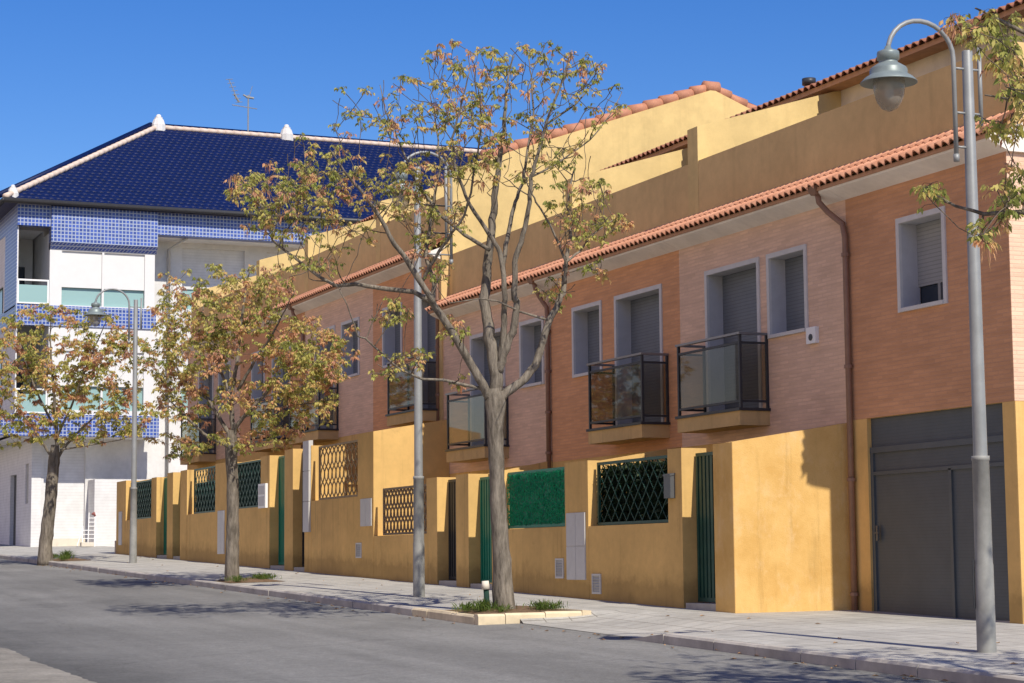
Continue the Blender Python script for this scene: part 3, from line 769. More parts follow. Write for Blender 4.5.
lattice(g6, 48.7, 51.7, 3.09, 4.26, 'darkgreen', .3, .3, .03, .98); pier(g6, 51.76, 52.9, 4.32)
sidewall(g6, 51.78, 52.0, 4.315, 4.56, 'yellow', 14.6); cabinet(g6, 51.95, 52.6, 1.95, 3.08, 2, 1)
nb = MB(); nb.box(14.13, WX - .002, 48.02, 48.64, 3.04, 3.63); no = nb.build('notice_box', M['whitepaint'], g6)
nb = MB(); nb.box(14.122, 14.128, 48.08, 48.58, 3.09, 3.32); nb.box(14.122, 14.128, 48.08, 48.58, 3.37, 3.58); nb.build('notice', M['meter'], no)
g7 = gwall('garden wall with half open green lattice left of the smaller tree', 54.5)
lowwall(g7, 52.9, 55.9, 3.06); lattice(g7, 52.95, 55.6, 3.07, 4.3, 'darkgreen', .3, .34, .035, .68); pier(g7, 55.9, 56.64, 4.3)
gate(g7, 56.66, 57.48, 4.25, 'green'); pier(g7, 57.5, 58.18, 4.3); sidewall(g7, 57.5, 57.75, 4.296, 4.55, 'yellow', 14.6)
g8 = gwall('farthest garden wall, ending at the white building', 61.5)
gate(g8, 58.2, 59.46, 4.22, 'green'); pier(g8, 59.48, 60.12, 4.24); lowwall(g8, 60.12, 63.52, 3.06)
lattice(g8, 60.16, 63.4, 3.07, 4.22, 'darkgreen', .3, .3, .03, .98); pier(g8, 63.52, 64.85, 4.3); cabinet(g8, 64.0, 64.45, 2.3, 3.35, 1, 2, 'meter')
m_ = MB(); m_.box(WX + .01, 15.9, 64.85, 65.1, gz(WX, 65) - .3, 2.45); m_.build('end_plinth', M['pipe'], g8)
sidewall(g8, 64.6, 64.84, 4.297, 4.5, 'yellow', 14.62)

def leaf_quad(mb, p, d, wv, L, W, tone, droop=.25):
    """one folded leaflet: starts at p, goes along d (unit), width along wv"""
    a = p + d * (L * .45) + wv * (W * .5); c = p + d * (L * .45) - wv * (W * .5); e = p + d * L + Vector((0, 0, -droop * L * .5))
    i = len(mb.v); mb.v += [tuple(p), tuple(a), tuple(e), tuple(c)]; mb.f.append((i, i + 1, i + 2, i + 3)); mb.tone += [tone] * 4
def rvec(r=rng):
    while True:
        v = Vector((r.uniform(-1, 1), r.uniform(-1, 1), r.uniform(-1, 1)))
        if .05 < v.length < 1: return v.normalized()

hd = MB(); hd.tone = []
for k in range(13000):
    y_ = rng.uniform(27.24, 29.93); z_ = rng.uniform(1.1, 3.2); x_ = 14.42 + abs(rng.gauss(0, .13))
    t_ = .15 * rng.random() + .45 * (math.sin(y_ * 4.1) * math.cos(z_ * 5.3) * .5 + .5)
    if rng.random() < .05: t_ = 1
    leaf_quad(hd, Vector((x_, y_, z_)), rvec(), rvec(), rng.uniform(.09, .16), .07, t_)
tag(hd.build('hedge', M['hedge']), 'dark green leafy hedge seen through the green diamond lattice', 'hedge')

# ------------------------------------------------------------------ street lamps
def lamp(x, y, hp, lab, gap, arm=.78, rot=0.0, toff=None, span=1.45):
    zb = gz(x, y)
    root = thing('street_lamp', (x, y, zb), lab, 'street lamp', 'street lamps along the pavement')
    zc = zb + 2.0
    p = MB(); p.lathe((x, y, zb), [(.0001, 2.03), (.094, 2.03), (.094, 1.985), (.088, 1.98), (.092, .92), (.096, .9), (.1, .0), (.1, -.05)], 20); p.build('pole_base', M['polebase'], root, True)
    p = MB(); p.lathe((x, y, zb), [(.0001, hp), (.052, hp), (.056, hp - .01), (.074, 2.02)], 20); p.build('pole', M['galv'], root, True)
    d = Vector((-math.cos(rot), -math.sin(rot), 0)); c = Vector((x, y, 0))
    ztop = zb + hp + .27; rr = arm / 2
    t0 = c + d * gap
    pts = [t0 + Vector((0, 0, ztop - span)), t0 + Vector((0, 0, ztop - rr * .9))]
    for k in range(1, 15):
        a = math.pi * k / 14
        pts.append(t0 + d * (rr - rr * math.cos(a)) + Vector((0, 0, ztop - rr * .9 + rr * .9 * math.sin(a))))
    q = MB(); q.tube(pts, .026, 10); q.tube([pts[0] - Vector((0, 0, .03)), pts[0] + Vector((0, 0, .05))], .033, 10)
    for zz in (ztop - span + .13, ztop - span + .5, ztop - span + .98): q.tube([c + Vector((0, 0, zz)), t0 + Vector((0, 0, zz))], .014, 6)
    t1 = c - d * abs(gap) * .85
    q.tube([t1 + Vector((0, 0, ztop - span + .38)), t1 + Vector((0, 0, zb + hp + .05))], .024, 10)
    for zz in (ztop - span + .5, ztop - span + .98): q.tube([c + Vector((0, 0, zz)), t1 + Vector((0, 0, zz))], .014, 6)
    q.build('bracket_arm', M['galv'], root, True)
    e = pts[-1]; e = Vector((e.x, e.y, e.z + .03))
    h = MB(); h.lathe(e, [(.0001, .03), (.03, .03), (.04, 0), (.112, -.03), (.117, -.05), (.117, -.115), (.098, -.125), (.098, -.15), (.125, -.165), (.185, -.205), (.197, -.225), (.197, -.275), (.21, -.285), (.25, -.31), (.295, -.355), (.298, -.365), (.285, -.362), (.2, -.325), (.0001, -.31)], 32)
    ho = h.build('lamp_head', M['lampcap'], root, True)
    g = MB(); g.lathe(e, [(.165, -.325), (.168, -.4), (.158, -.48), (.128, -.57), (.08, -.635), (.03, -.66), (.0001, -.662)], 28); g.build('globe', M['globe'], ho, True)
    g = MB(); g.lathe(e + Vector((0, 0, 0)), [(.0001, -.36), (.03, -.36), (.045, -.42), (.045, -.5), (.03, -.53), (.0001, -.54)], 14); g.build('bulb', M['whitepaint'], ho, True)
    return root
def pt(x, y, D): p = at_depth(x, y, D); return p
p1 = at_depth(987, 657, 21.2)
l1 = lamp(p1.x, p1.y, 6.35, 'tall street lamp nearest the camera, in front of the garage', .18, .82)
b = MB(); b.tube([(p1.x - .1, p1.y + .05, gz(*p1.xy) + .45), (p1.x - .1, p1.y + .05, gz(*p1.xy) + .95)], .012, 6); b.build('conduit', M['dark'], l1)
lamp(12.28, 32.6, 7.35, 'grey street lamp between the big tree and the tall yellow wall', -.62, .92, .0, None, 1.9)
lamp(12.53, 55.1, 7.15, 'farthest street lamp, between the two smaller trees', .18, .92)

# ------------------------------------------------------------------ trees
def make_tree(lab, base, limbs, blobs, trunk, depth_sd, seed, leaf=(.085, .034), per=3, tonebias=0.0, px=None, tip=.0045, spread=.13, nearest_bias=.35, bare=.0, dens=1.0, limbk=.88, tight=False):
    r = random.Random(seed)
    D = depth_of(base)
    root = thing('street_tree', base, lab, 'tree', 'street trees')
    tr = MB(); tw = MB(); lf = MB(); lf.tone = []
    nodes = []; k_n = dens # (point, radius)
    ppm = F_PX / D
    pts = [at_depth(x, y, D) for x, y, _ in trunk]; rad = [q[2] for q in trunk]
    pts[0] = Vector((base[0], base[1], base[2] - .12))
    def refine(pts, rad, wob):
        P, Q = [], []
        for k in range(len(pts) - 1):
            n = max(2, int((pts[k + 1] - pts[k]).length / .14))
            for j in range(n):
                t = j / n; p = pts[k].lerp(pts[k + 1], t)
                if 0 < k + j: p = p + Vector((r.gauss(0, wob), r.gauss(0, wob), 0))
                P.append(p); Q.append((rad[k] + (rad[k + 1] - rad[k]) * t) * r.uniform(.96, 1.05))
        P.append(pts[-1]); Q.append(rad[-1]); return P, Q
    P, Q = refine(pts, rad, .004); tr.tube(P, Q, 14)
    fork = P[-1]
    for limb, ra, rb, dv in limbs:
        n = len(limb); pts = [at_depth(x, y, D + dv * (k / (n - 1)) ** 1.2) for k, (x, y) in enumerate(limb)]
        # smooth the traced line a little
        sm = [pts[0]]
        for k in range(1, n): 
            a = pts[k - 1]; sm.append(a.lerp(pts[k], .5) + Vector((0, 0, .0))); sm.append(pts[k])
        ra_ = [limbk * v_ for v_ in [ra + (rb - ra) * (k / (len(sm) - 1)) for k in range(len(sm))]]
        P, Q = refine(sm, ra_, .006); tr.tube(P, Q, 10)
        for k, p in enumerate(P):
            if k > len(P) * .18: nodes.append((p, Q[k]))
    att = []
    for (bx, by, rx, ry, n) in blobs:
        for k in range(int(n * dens)):
            while True:
                a, c = r.uniform(-1, 1), r.uniform(-1, 1)
                if a * a + c * c < 1: break
            att.append(at_depth(bx + a * rx, by + c * ry, D + max(-2 * depth_sd, min(2 * depth_sd, r.gauss(0, depth_sd)))))
    att.sort(key=lambda p: min((p - q[0]).length for q in nodes[::4]))
    for p in att:
        best = None; bd = 1e9
        for q, qr in nodes:
            dv = p - q; L = dv.length
            if L < .05: continue
            s = L * (1 + nearest_bias * (1 - dv.z / L)) + .25 * max(0, .25 - L)        # prefer to grow upwards
            if s < bd: bd = s; best = (q, qr)
        q, qr = best; L = (p - q).length
        n = max(2, min(9, int(L / .14) + 1))
        ctrl = q.lerp(p, .5) + Vector((r.gauss(0, .07), r.gauss(0, .07), r.uniform(-.12, .02))) * min(1, L)
        pts = []
        for k in range(n + 1):
            t = k / n; a = q.lerp(ctrl, t).lerp(ctrl.lerp(p, t), t); pts.append(a + rvec(r) * (.012 if 0 < k < n else 0))
        rs = min(qr * .75, tip + .008 * L + .001)
        radii = [rs + (tip - rs) * k / n for k in range(n + 1)]
        tw.tube(pts, radii, 5, False)
        for k in range(1, n + 1): nodes.append((pts[k], radii[k]))
        if r.random() < bare: continue
        tone0 = min(1, max(0, r.betavariate(1.3, 1.7) + tonebias))
        ends = [pts[-1]] if tight and r.random() < .8 else [pts[-1]] + ([pts[-2]] if r.random() < .7 else []) + ([pts[-3]] if n > 3 and r.random() < .45 else [])
        for ei, e in enumerate(ends):
            for c in range(per if ei == 0 else max(1, per - 1)):
                out = rvec(r); out.z = out.z * .5 + .05; out.normalize()
                Ls = r.uniform(.5, 1.0) * spread
                tipp = e + out * Ls; tone = min(1, max(0, tone0 + r.gauss(0, .13)))
                tw.tube([e, e.lerp(tipp, .6) + Vector((0, 0, .01)), tipp + Vector((0, 0, -.02))], [.0028, .002, .0015], 3, False)
                nl = r.choice((3, 5, 5))
                for j in range(nl):
                    t = [1, .8, .8, .5, .5][j]; side = [0, 1, -1, 1, -1][j]
                    p0 = e.lerp(tipp, t); sd_ = out.cross(Vector((0, 0, 1))).normalized() * side
                    d = (out * .6 + sd_ * .9 + Vector((0, 0, -.75 - .5 * r.random())) + rvec(r) * .35).normalized()
                    wv = d.cross(rvec(r)).normalized()
                    s_ = r.uniform(.75, 1.3)
                    leaf_quad(lf, p0, d, wv, leaf[0] * s_, leaf[1] * s_, min(1, max(0, tone + r.gauss(0, .06))))
            if tone0 > .62 and r.random() < .5:       # hanging tassels of dry seeds
                for c in range(r.randint(4, 9)):
                    p0 = e + rvec(r) * .04; d = (Vector((0, 0, -1)) + rvec(r) * .35).normalized()
                    leaf_quad(lf, p0, d, d.cross(rvec(r)).normalized(), r.uniform(.08, .16), .018, r.uniform(.72, .98))
    tr.build('trunk', M['bark'], root, True); tw.build('branches', M['twig'], root, True); lf.build('crown', M['leaf'], root)
    return root

t1b = Vector((11.74, 27.62, gz(11.74, 27.62)))
limbs1 = [
 ([(489, 397), (486, 391), (471, 365), (449.5, 326.6), (432, 303), (430, 297), (405, 257), (392, 240), (377, 213), (358, 187), (345, 172), (330, 150)], .085, .012, -1.1),
 ([(434, 303), (414, 292), (379, 288), (355.6, 284), (336, 286), (319, 276.6), (295, 258), (271.7, 240), (276, 222), (252, 196), (233, 184)], .045, .008, .6),
 ([(432, 304), (434, 285), (426, 256), (431, 215), (440, 170), (437, 130), (430, 95)], .04, .008, .9),
 ([(486, 391), (479.6, 388), (443, 380), (421.5, 379), (400, 369.6), (366, 339), (358, 336), (349, 311), (340, 290)], .03, .007, -.9),
 ([(496, 392), (496, 375), (492, 350), (488, 325), (484.5, 299), (487, 267), (491, 241), (493, 213), (497.5, 181), (500, 157), (504, 131), (505, 107), (508, 80), (513, 55)], .115, .010, .4),
 ([(500, 362), (504, 335), (504.4, 311.5), (505, 299), (500.7, 252), (490, 235), (470, 205), (455, 170), (452, 140), (462, 100), (470, 70)], .06, .008, -.7),
 ([(503, 270), (506, 245), (510.4, 224), (514.7, 202), (523, 183), (528, 150), (534, 110), (531, 75), (528, 55)], .042, .008, 1.0),
 ([(499, 372), (503, 357), (509, 340), (514, 329), (517, 301), (514.7, 299), (514.7, 262.6), (523, 234.6), (530, 202), (531, 176.5), (537, 159), (547, 120), (560, 88), (568.5, 62), (572, 50)], .075, .009, -.5),
 ([(500, 398), (505.5, 393), (520.6, 382.6), (535.6, 365), (548.5, 322), (558, 303), (563.6, 290), (566, 260), (570.7, 236.7), (568.5, 213), (568.5, 191.5), (574, 170)], .085, .012, .8),
 ([(565, 284), (566, 262), (551, 226), (536, 202), (528, 185), (520, 160)], .026, .007, -.5),
 ([(566, 262), (579, 252), (592, 234.6), (614, 219.5), (627, 226)], .022, .006, .6),
 ([(548, 320), (520, 311.5), (497, 301), (479.7, 298.6), (450, 303)], .022, .007, -.6),
 ([(531, 177), (555, 165), (590, 140), (610, 115), (622, 92)], .018, .006, 1.2),
 ([(545, 125), (575, 105), (592, 85), (604, 72)], .02, .006, .8),
 ([(490, 250), (465, 235), (440, 215), (415, 180), (398, 140), (385, 110), (380, 85)], .035, .007, 1.3),
 ([(420, 285), (440, 250), (465, 215), (475, 170), (482, 120), (478, 85)], .03, .007, -1.4),
]
blobs1 = [(470, 58, 45, 20, 13), (530, 62, 55, 22, 22), (590, 75, 22, 18, 8), (410, 105, 55, 32, 24), (355, 110, 28, 25, 7), (480, 105, 55, 40, 24), (560, 108, 45, 40, 16),
 (612, 100, 10, 18, 4), (325, 165, 38, 22, 12), (290, 180, 32, 20, 16), (245, 184, 22, 13, 8), (280, 205, 36, 18, 22), (262, 190, 34, 18, 14), (300, 215, 40, 22, 16), (350, 190, 45, 22, 22), (400, 192, 40, 28, 24), (303, 148, 18, 18, 4),
 (450, 180, 45, 38, 18), (520, 160, 35, 28, 12), (572, 168, 22, 26, 11), (590, 188, 18, 12, 5), (570, 215, 36, 16, 14), (610, 222, 18, 10, 11), (580, 236, 28, 12, 6), (430, 230, 36, 26, 14),
 (330, 235, 46, 18, 12), (270, 232, 28, 14, 7), (440, 268, 22, 14, 6), (390, 312, 20, 12, 11), (384, 368, 14, 14, 6), (413, 358, 22, 9, 6), (460, 380, 7, 7, 2), (560, 290, 18, 18, 7), (597, 268, 14, 12, 4), (450, 328, 18, 14, 5), (310, 266, 36, 16, 7),
 (500, 135, 70, 50, 30), (440, 140, 60, 40, 20)]
make_tree('big sparse street tree in the middle with forked pale trunk', t1b, limbs1, blobs1, [(505, 612, .185), (503, 590, .155), (500.5, 540, .125), (497, 480, .112), (495, 430, .115), (496, 402, .155), (495, 388, .10)], .75, 11, (.054, .026), 6, -.02, bare=.30, dens=2.3, nearest_bias=1.0, tip=.0062, spread=.115, tight=True)

t2b = Vector((11.36, 40.97, gz(11.36, 40.97)))
limbs2 = [
 ([(231, 452), (227, 446), (204, 434), (184, 415), (174.5, 405), (160, 390)], .05, .01, -.6),
 ([(231, 446), (229, 434), (219, 417), (207.7, 399), (186, 382), (172, 360), (165, 335)], .06, .01, .7),
 ([(232, 444), (235, 428), (245, 415), (262, 398), (276, 382), (300, 372), (325, 360)], .06, .01, -.4),
 ([(232, 444), (233, 425), (231, 400), (237.7, 357.7), (241.6, 318.6), (246.4, 285), (250, 268)], .07, .01, .3),
 ([(233, 400), (222, 375), (210, 345), (203, 315), (205, 290)], .04, .008, 1.0),
 ([(238, 390), (255, 360), (272, 335), (285, 310), (295, 290)], .04, .008, -1.0),
 ([(240, 418), (265, 410), (295, 405), (325, 402)], .03, .008, .9),
]
blobs2 = [(250, 360, 88, 50, 105), (200, 330, 42, 45, 52), (255, 298, 45, 32, 46), (312, 350, 34, 36, 48), (182, 395, 28, 28, 26), (290, 398, 48, 24, 34), (172, 305, 20, 20, 10), (245, 438, 50, 14, 18), (180, 445, 20, 14, 7), (335, 365, 14, 16, 9), (160, 350, 12, 30, 10), (225, 285, 70, 24, 16), (180, 430, 34, 28, 12), (300, 422, 40, 16, 10), (346, 345, 10, 26, 5)]
make_tree('smaller street tree with orange brown crown, middle of the three whole trees', t2b, limbs2, blobs2, [(232, 582, .16), (232, 565, .145), (233, 520, .125), (232.5, 480, .12), (231, 446, .125), (232, 430, .08)], .85, 23, (.066, .031), 7, .06, dens=1.6, nearest_bias=.6)

t3b = Vector((10.94, 59.2, gz(10.94, 59.2)))
limbs3 = [
 ([(54, 468), (50, 455), (35, 430), (15, 405), (-10, 385)], .055, .01, -.6), ([(54, 466), (57, 445), (55, 410), (52, 370), (50, 335), (52, 310)], .075, .01, .3),
 ([(54, 464), (66, 445), (85, 425), (110, 405), (135, 385)], .055, .01, .7), ([(55, 440), (72, 405), (85, 370), (100, 335), (110, 315)], .045, .008, -.8),
 ([(53, 425), (38, 395), (25, 360), (15, 325)], .045, .008, .9), ([(60, 450), (90, 445), (120, 440), (140, 432)], .03, .008, -.4)]
blobs3 = [(60, 340, 72, 38, 120), (28, 390, 45, 38, 66), (100, 378, 45, 38, 74), (8, 430, 36, 22, 26), (88, 428, 55, 18, 36), (132, 412, 24, 24, 20), (140, 345, 18, 22, 12), (-20, 370, 25, 50, 40)]
make_tree('leftmost street tree with leaning trunk before the white building', t3b, limbs3, blobs3, [(44.5, 561, .23), (45.5, 545, .19), (50, 505, .17), (54, 462, .165), (55, 445, .11)], 1.0, 37, (.082, .039), 7, .06, dens=1.6, nearest_bias=.6)

t4b = Vector((11.9, 12.4, gz(11.9, 12.4)))
limbs4 = [
 ([(1240, 330), (1190, 250), (1130, 200), (1080, 205), (1024, 212), (985, 214), (955, 206), (938, 196)], .05, .007, .5),
 ([(1240, 330), (1210, 200), (1150, 110), (1080, 60), (1010, 25), (975, 8)], .06, .008, .3),
 ([(1240, 330), (1240, 150), (1220, 0), (1200, -150)], .08, .012, -.3), ([(1240, 320), (1300, 150), (1340, 0), (1350, -120)], .06, .01, .6),
 ([(1190, 250), (1120, 160), (1060, 125), (1015, 100), (985, 95)], .03, .007, -.3), ([(1235, 250), (1150, 30), (1080, -80), (1040, -150)], .05, .008, .8)]
blobs4 = [(992, 28, 28, 20, 11), (1016, 95, 18, 30, 7), (1008, 60, 18, 20, 6), (1004, 130, 22, 18, 5), (930, 190, 12, 9, 3), (984, 236, 13, 9, 4), (1012, 185, 16, 20, 6), (1005, 215, 12, 10, 3), (960, 15, 10, 12, 2),
 (1120, 60, 90, 120, 60), (1250, -50, 150, 120, 90), (1350, 60, 100, 120, 50), (1150, -120, 130, 80, 60), (1400, 60, 130, 160, 60), (1160, 20, 110, 90, 30)]
b4 = at_depth(1243, 720, depth_of(t4b))
make_tree('street tree standing out of the frame, its leafy twigs reaching in beside the nearest lamp', t4b, limbs4, blobs4, [(1243, 760, .15), (1243, 600, .12), (1241, 450, .11), (1240, 310, .10)], .95, 51, (.056, .026), 4, -.2, dens=1.9)

# tree pits, grass, litter
def pit(xa, xb, ya, yb):
    b = MB()
    n = 8
    for i in range(n + 1):
        for j in range(n + 1):
            x = xa + (xb - xa) * i / n; y = ya + (yb - ya) * j / n
            e = min(i, j, n - i, n - j) / n
            b.v.append((x, y, gz(x, y) + .006 + .05 * min(1, e * 4) * (.7 + .5 * rng.random())))
    for i in range(n):
        for j in range(n): b.f.append((i * (n + 1) + j, (i + 1) * (n + 1) + j, (i + 1) * (n + 1) + j + 1, i * (n + 1) + j + 1))
    return struct(b.build('tree_pit', M['soil'], None, True))
pit(11.15, 12.6, 27.02, 28.6); pit(11.15, 12.3, 40.3, 41.8); pit(11.15, 12.1, 58.4, 60.2)
# pale kerb stones that edge the pit of the big tree
b = MB(); k = 11.0; ya = 26.86
for wd in (.42, .62, .58):
    x0, x1 = k + .005, k + wd - .005; ch = .03; z0 = gz(k, ya)
    b.prism_x([(ya + .0, z0 - .2), (ya + .16, z0 - .2), (ya + .16, z0 + .03), (ya + ch, z0 + .03), (ya, z0)], x0, x1); k += wd
struct(b.build('kerb', M['kerbyellow']))
b = MB(); b.hexa([(12.62, 26.86, gz(12.6, 27) - .2), (12.76, 26.86, gz(12.6, 27) - .2), (12.76, 27.9, gz(12.6, 27) - .2), (12.62, 27.9, gz(12.6, 27) - .2)],
                 [(12.62, 26.86, gz(12.6, 26.9) + .03), (12.76, 26.86, gz(12.6, 26.9) + .02), (12.76, 27.9, gz(12.6, 27.9) + .004), (12.62, 27.9, gz(12.6, 27.9) + .004)])
struct(b.build('kerb', M['kerbyellow']))
def grass(spots, lab):
    g = MB(); g.tone = []
    for x, y, n, h in spots:
        for k in range(n):
            a = rng.uniform(0, 6.28); d = abs(rng.gauss(0, .12)); px_, py_ = x + d * math.cos(a), y + d * math.sin(a)
            p = Vector((px_, py_, gz(px_, py_) + .02)); dr = (Vector((rng.gauss(0, .35), rng.gauss(0, .35), 1))).normalized()
            leaf_quad(g, p, dr, rvec(), h * rng.uniform(.5, 1.2), .014, rng.betavariate(1.2, 2), .7)
    tag(g.build('grass', M['grass']), lab, 'grass', None, 'stuff')
grass([(11.33, 27.5, 240, .3), (11.2, 27.75, 150, .22), (12.15, 27.25, 190, .26), (12.35, 27.3, 120, .2), (11.5, 27.2, 90, .2)], 'bright green grass tufts at the foot of the big tree')
grass([(11.3, 40.4, 160, .22), (11.9, 40.8, 200, .24), (12.1, 41.0, 140, .22)], 'dry grass and weeds around the smaller tree')
grass([(11.5, 59.0, 260, .45), (10.9 + .4, 58.5, 120, .3), (11.3, 60, 160, .3)], 'weeds beside the trunk of the leftmost tree')
# small capped post at the big tree
q = at_depth(488, 606, 29.6); zq = gz(q.x, q.y)
pr = thing('marker_post', (q.x, q.y, zq), 'short green post with a pale cap beside the big trunk', 'post')
b = MB(); b.tube([(q.x, q.y, zq - .1), (q.x - .03, q.y, zq + .38)], .04, 10); b.build('post', M['screen'], pr, True)
b = MB(); b.tube([(q.x - .033, q.y, zq + .34), (q.x - .04, q.y, zq + .46)], [.062, .05], 12); b.build('cap', M['cream'], pr, True)
# litter of dry leaves along the kerbs
lb = MB(); 
for k in range(170):
    y_ = rng.uniform(14, 60); x_ = (KX if y_ > 27 else 11.5) - abs(rng.gauss(0, .22)) - .01
    if rng.random() < .3: x_ = rng.uniform(11.7, 13.9)
    zz = (gz(x_, y_) - .115) if x_ < (KX if y_ > 27 else 11.5) else side_z(x_, y_) + .006
    a = rng.uniform(0, 6.28); s_ = rng.uniform(.02, .05); c_, d_ = math.cos(a) * s_, math.sin(a) * s_
    lb.poly([(x_ - c_, y_ - d_, zz + .004), (x_ + d_ * .5, y_ - c_ * .5, zz + .016), (x_ + c_, y_ + d_, zz + .006), (x_ - d_ * .5, y_ + c_ * .5, zz + .02)])
tag(lb.build('fallen_leaves', M['deadleaf']), 'dry brown leaves scattered along the kerb', 'leaves', None, 'stuff')

# ------------------------------------------------------------------ white apartment building
BY = 76.0; WY = 77.4; BX0 = 12.85; BX1 = 46
zb = gz(14, BY) - .4
apt = thing('apartment_building', (20, 80, gz(20, 80)), 'white apartment building with blue glazed hip roof and blue mosaic bands', 'building')
b = MB(); holed(b, 'y', WY, WY + .3, BX0 + 1.2, BX1, zb, 15.0, [(19.4, 21.9, 11.5, 13.9), (19.4, 21.9, 7.6, 10.0), (22.8, 24.6, 11.5, 13.9), (13.2 + 1, 15.75, 2.3, 6.1)])
b.build('front_wall', M['white'], apt)
for (xa, xb_, za, zc) in ((19.4, 21.9, 11.5, 13.9), (19.4, 21.9, 7.6, 10.0), (22.8, 24.6, 11.5, 13.9)):
    b = MB(); b.box(xa, xb_, WY + .12, WY + .16, za + .8, zc); o = b.build('window', M['whitebrick'], apt)
    b = MB(); b.box(xa, xb_, WY + .18, WY + .2, za, za + .8); b.build('pane', M['teal'], o)
b = MB(); b.box(14.2, 15.75, WY + .15, WY + .2, 2.2, 6.1); b.build('garage_shutter', M['whitebrick'], apt)
b = MB(); b.box(14.12, BX1 - .1, WY + .4, 91.5, zb, 15.0); b.build('building_core', M['white'], apt)
# left face with loggia stack (faces the street)
b = MB(); holed(b, 'x', BX0, BX0 + .05, BY + .05, 91.5, 6.4, 15.0, [(79, 82, 10.9, 12.3), (79, 82, 7.4, 9.6)]); holed(b, 'x', 13.75, 14.1, WY - .02, 91.4, zb, 6.4, [(80.6, 82.0, 2.2, 5.2), (78.0, 78.7, 4.0, 5.5)]); b.build('side_wall', M['whitebrick'], apt)
b = MB(); b.box(BX0 - .015, BX0 + .2, BY + .04, 91.5, 14.2, 15.0); b.box(BX0 - .015, BX0 - .002, BY + .04, 78.6, 11.2, 14.2); b.box(BX0 - .015, BX0 + .2, BY + .04, 91.5, 10.5, 11.26); b.build('side_mosaic', M['mosaic'], apt)
b = MB(); b.box(BX0 + .1, BX0 + .14, 79, 82, 10.9, 12.3); b.box(BX0 + .1, BX0 + .14, 79, 82, 7.4, 9.6); b.build('side_glazing', M['teal'], apt)
b = MB(); b.box(13.9, 13.95, 80.6, 82.0, 2.2, 5.2); b.build('entrance_door', M['dark'], apt)
b = MB(); b.box(13.8, 13.84, 78.0, 78.7, 4.0, 5.5); b.build('vent_window', M['vent'], apt)
b = MB(); b.box(BX0, 13.75, BY + .1, 91.4, 6.38, 6.5); b.build('overhang_soffit', M['white'], apt)
# loggias: slab + mosaic spandrel, rail, recessed back wall
b = MB(); b.box(BX0 + .1, 14.05, 79.6, 79.8, 6.5, 15.0); b.build('loggia_back_wall', M['white'], apt)
b = MB(); b.box(BX0 + .25, 14.05, WY, 79.6, 14.25, 15.0); b.build('loggia_ceiling', M['white'], apt)
for zf in (11.05, 7.0):
    b = MB(); b.box(BX0 + .25, 14.05, BY + .1, 79.6, zf - .2, zf); b.build('loggia_slab', M['white'], apt)
for zf in (11.05, 7.0):
    b = MB(); t = .035
    xa, xb_ = BX0 + .02, 14.03
    b.box(xa, xb_, BY + .0, BY + .06, zf + 1.1, zf + 1.16); b.box(xa, xb_, BY, BY + .06, zf + .25, zf + .3)
    for xx in (xa, xb_ - .06): b.box(xx, xx + .06, BY + .002, BY + .058, zf + .3, zf + 1.1)
    o = b.build('loggia_rail', M['whitepaint'], apt)
    b = MB(); b.box(xa + .06, xb_ - .06, BY + .02, BY + .04, zf + .3, zf + .95); b.build('glass_panel', M['teal'], o)
    b = MB(); b.box(13.3, 13.75, 79.56, 79.6, zf, zf + 2.1); b.build('loggia_door', M['pane'], apt)
# mosaic bands
b = MB(); b.box(BX0 - .02, 14.05, BY - .1, BY + .25, 14.2, 15.0)
b.box(14.05, 18.05, BY - .22, BY + .25, 13.62, 14.96); b.prism_x([(BY - .22, 13.619), (BY + .02, 13.36), (BY + .25, 13.36), (BY + .25, 13.619)], 14.05, 18.05)
b.box(18.05, 32, BY - .1, BY + .4, 14.12, 14.98)
b.box(BX0 - .02, 18.05, BY - .02, BY + .2, 10.5, 11.26); b.box(BX0 - .5, 18.2, BY - .03, BY + .2, 6.42, 7.22)
b.build('mosaic_band', M['mosaic'], apt)
# projecting bay with shuttered windows
b = MB(); holed(b, 'y', BY + .03, BY + .3, 14.05, 18.0, 6.4, 13.6, [(14.5, 16.0, 11.3, 13.34), (16.08, 17.62, 11.3, 13.34), (14.5, 16.0, 7.4, 9.6), (16.08, 17.62, 7.4, 9.6)])
b.box(17.85, 18.0, BY + .3, WY, 6.4, 14.0); b.box(14.05, 14.2, BY + .3, WY, 6.4, 14.0); b.box(14.2, 17.85, BY + .3, WY, 6.4, 6.6); b.build('bay', M['panel'], apt)
for xa, xb_ in ((14.5, 16.0), (16.08, 17.62)):
    for z0, z1, op in ((11.3, 13.34, .68), (7.4, 9.6, .9)):
        b = MB(); b.box(xa, xb_, BY + .1, BY + .14, z0 + op, z1); o = b.build('window_shutter', M['panel'], apt)
        b = MB(); b.box(xa, xb_, BY + .2, BY + .22, z0, z0 + op); b.build('pane', M['teal'], o)
# soffit of the overhang on the right and the downpipe
b = MB(); b.box(18.05, 32, BY + .4, WY, 14.1, 14.2); b.build('soffit', M['white'], apt)
b = MB(); b.tube([(19.3, BY + .3, 14.1), (18.85, WY - .1, 13.8), (18.85, WY - .1, 2.4)], .06, 8); b.build('downpipe', M['meter'], apt, True)
# ground floor: recessed left part, lined white wall with a slatted window, cream base
b = MB(); b.box(14.2, 15.8, WY - .03, WY + .1, zb, gz(15, WY) + .28); b.build('base_course', M['cream'], apt)
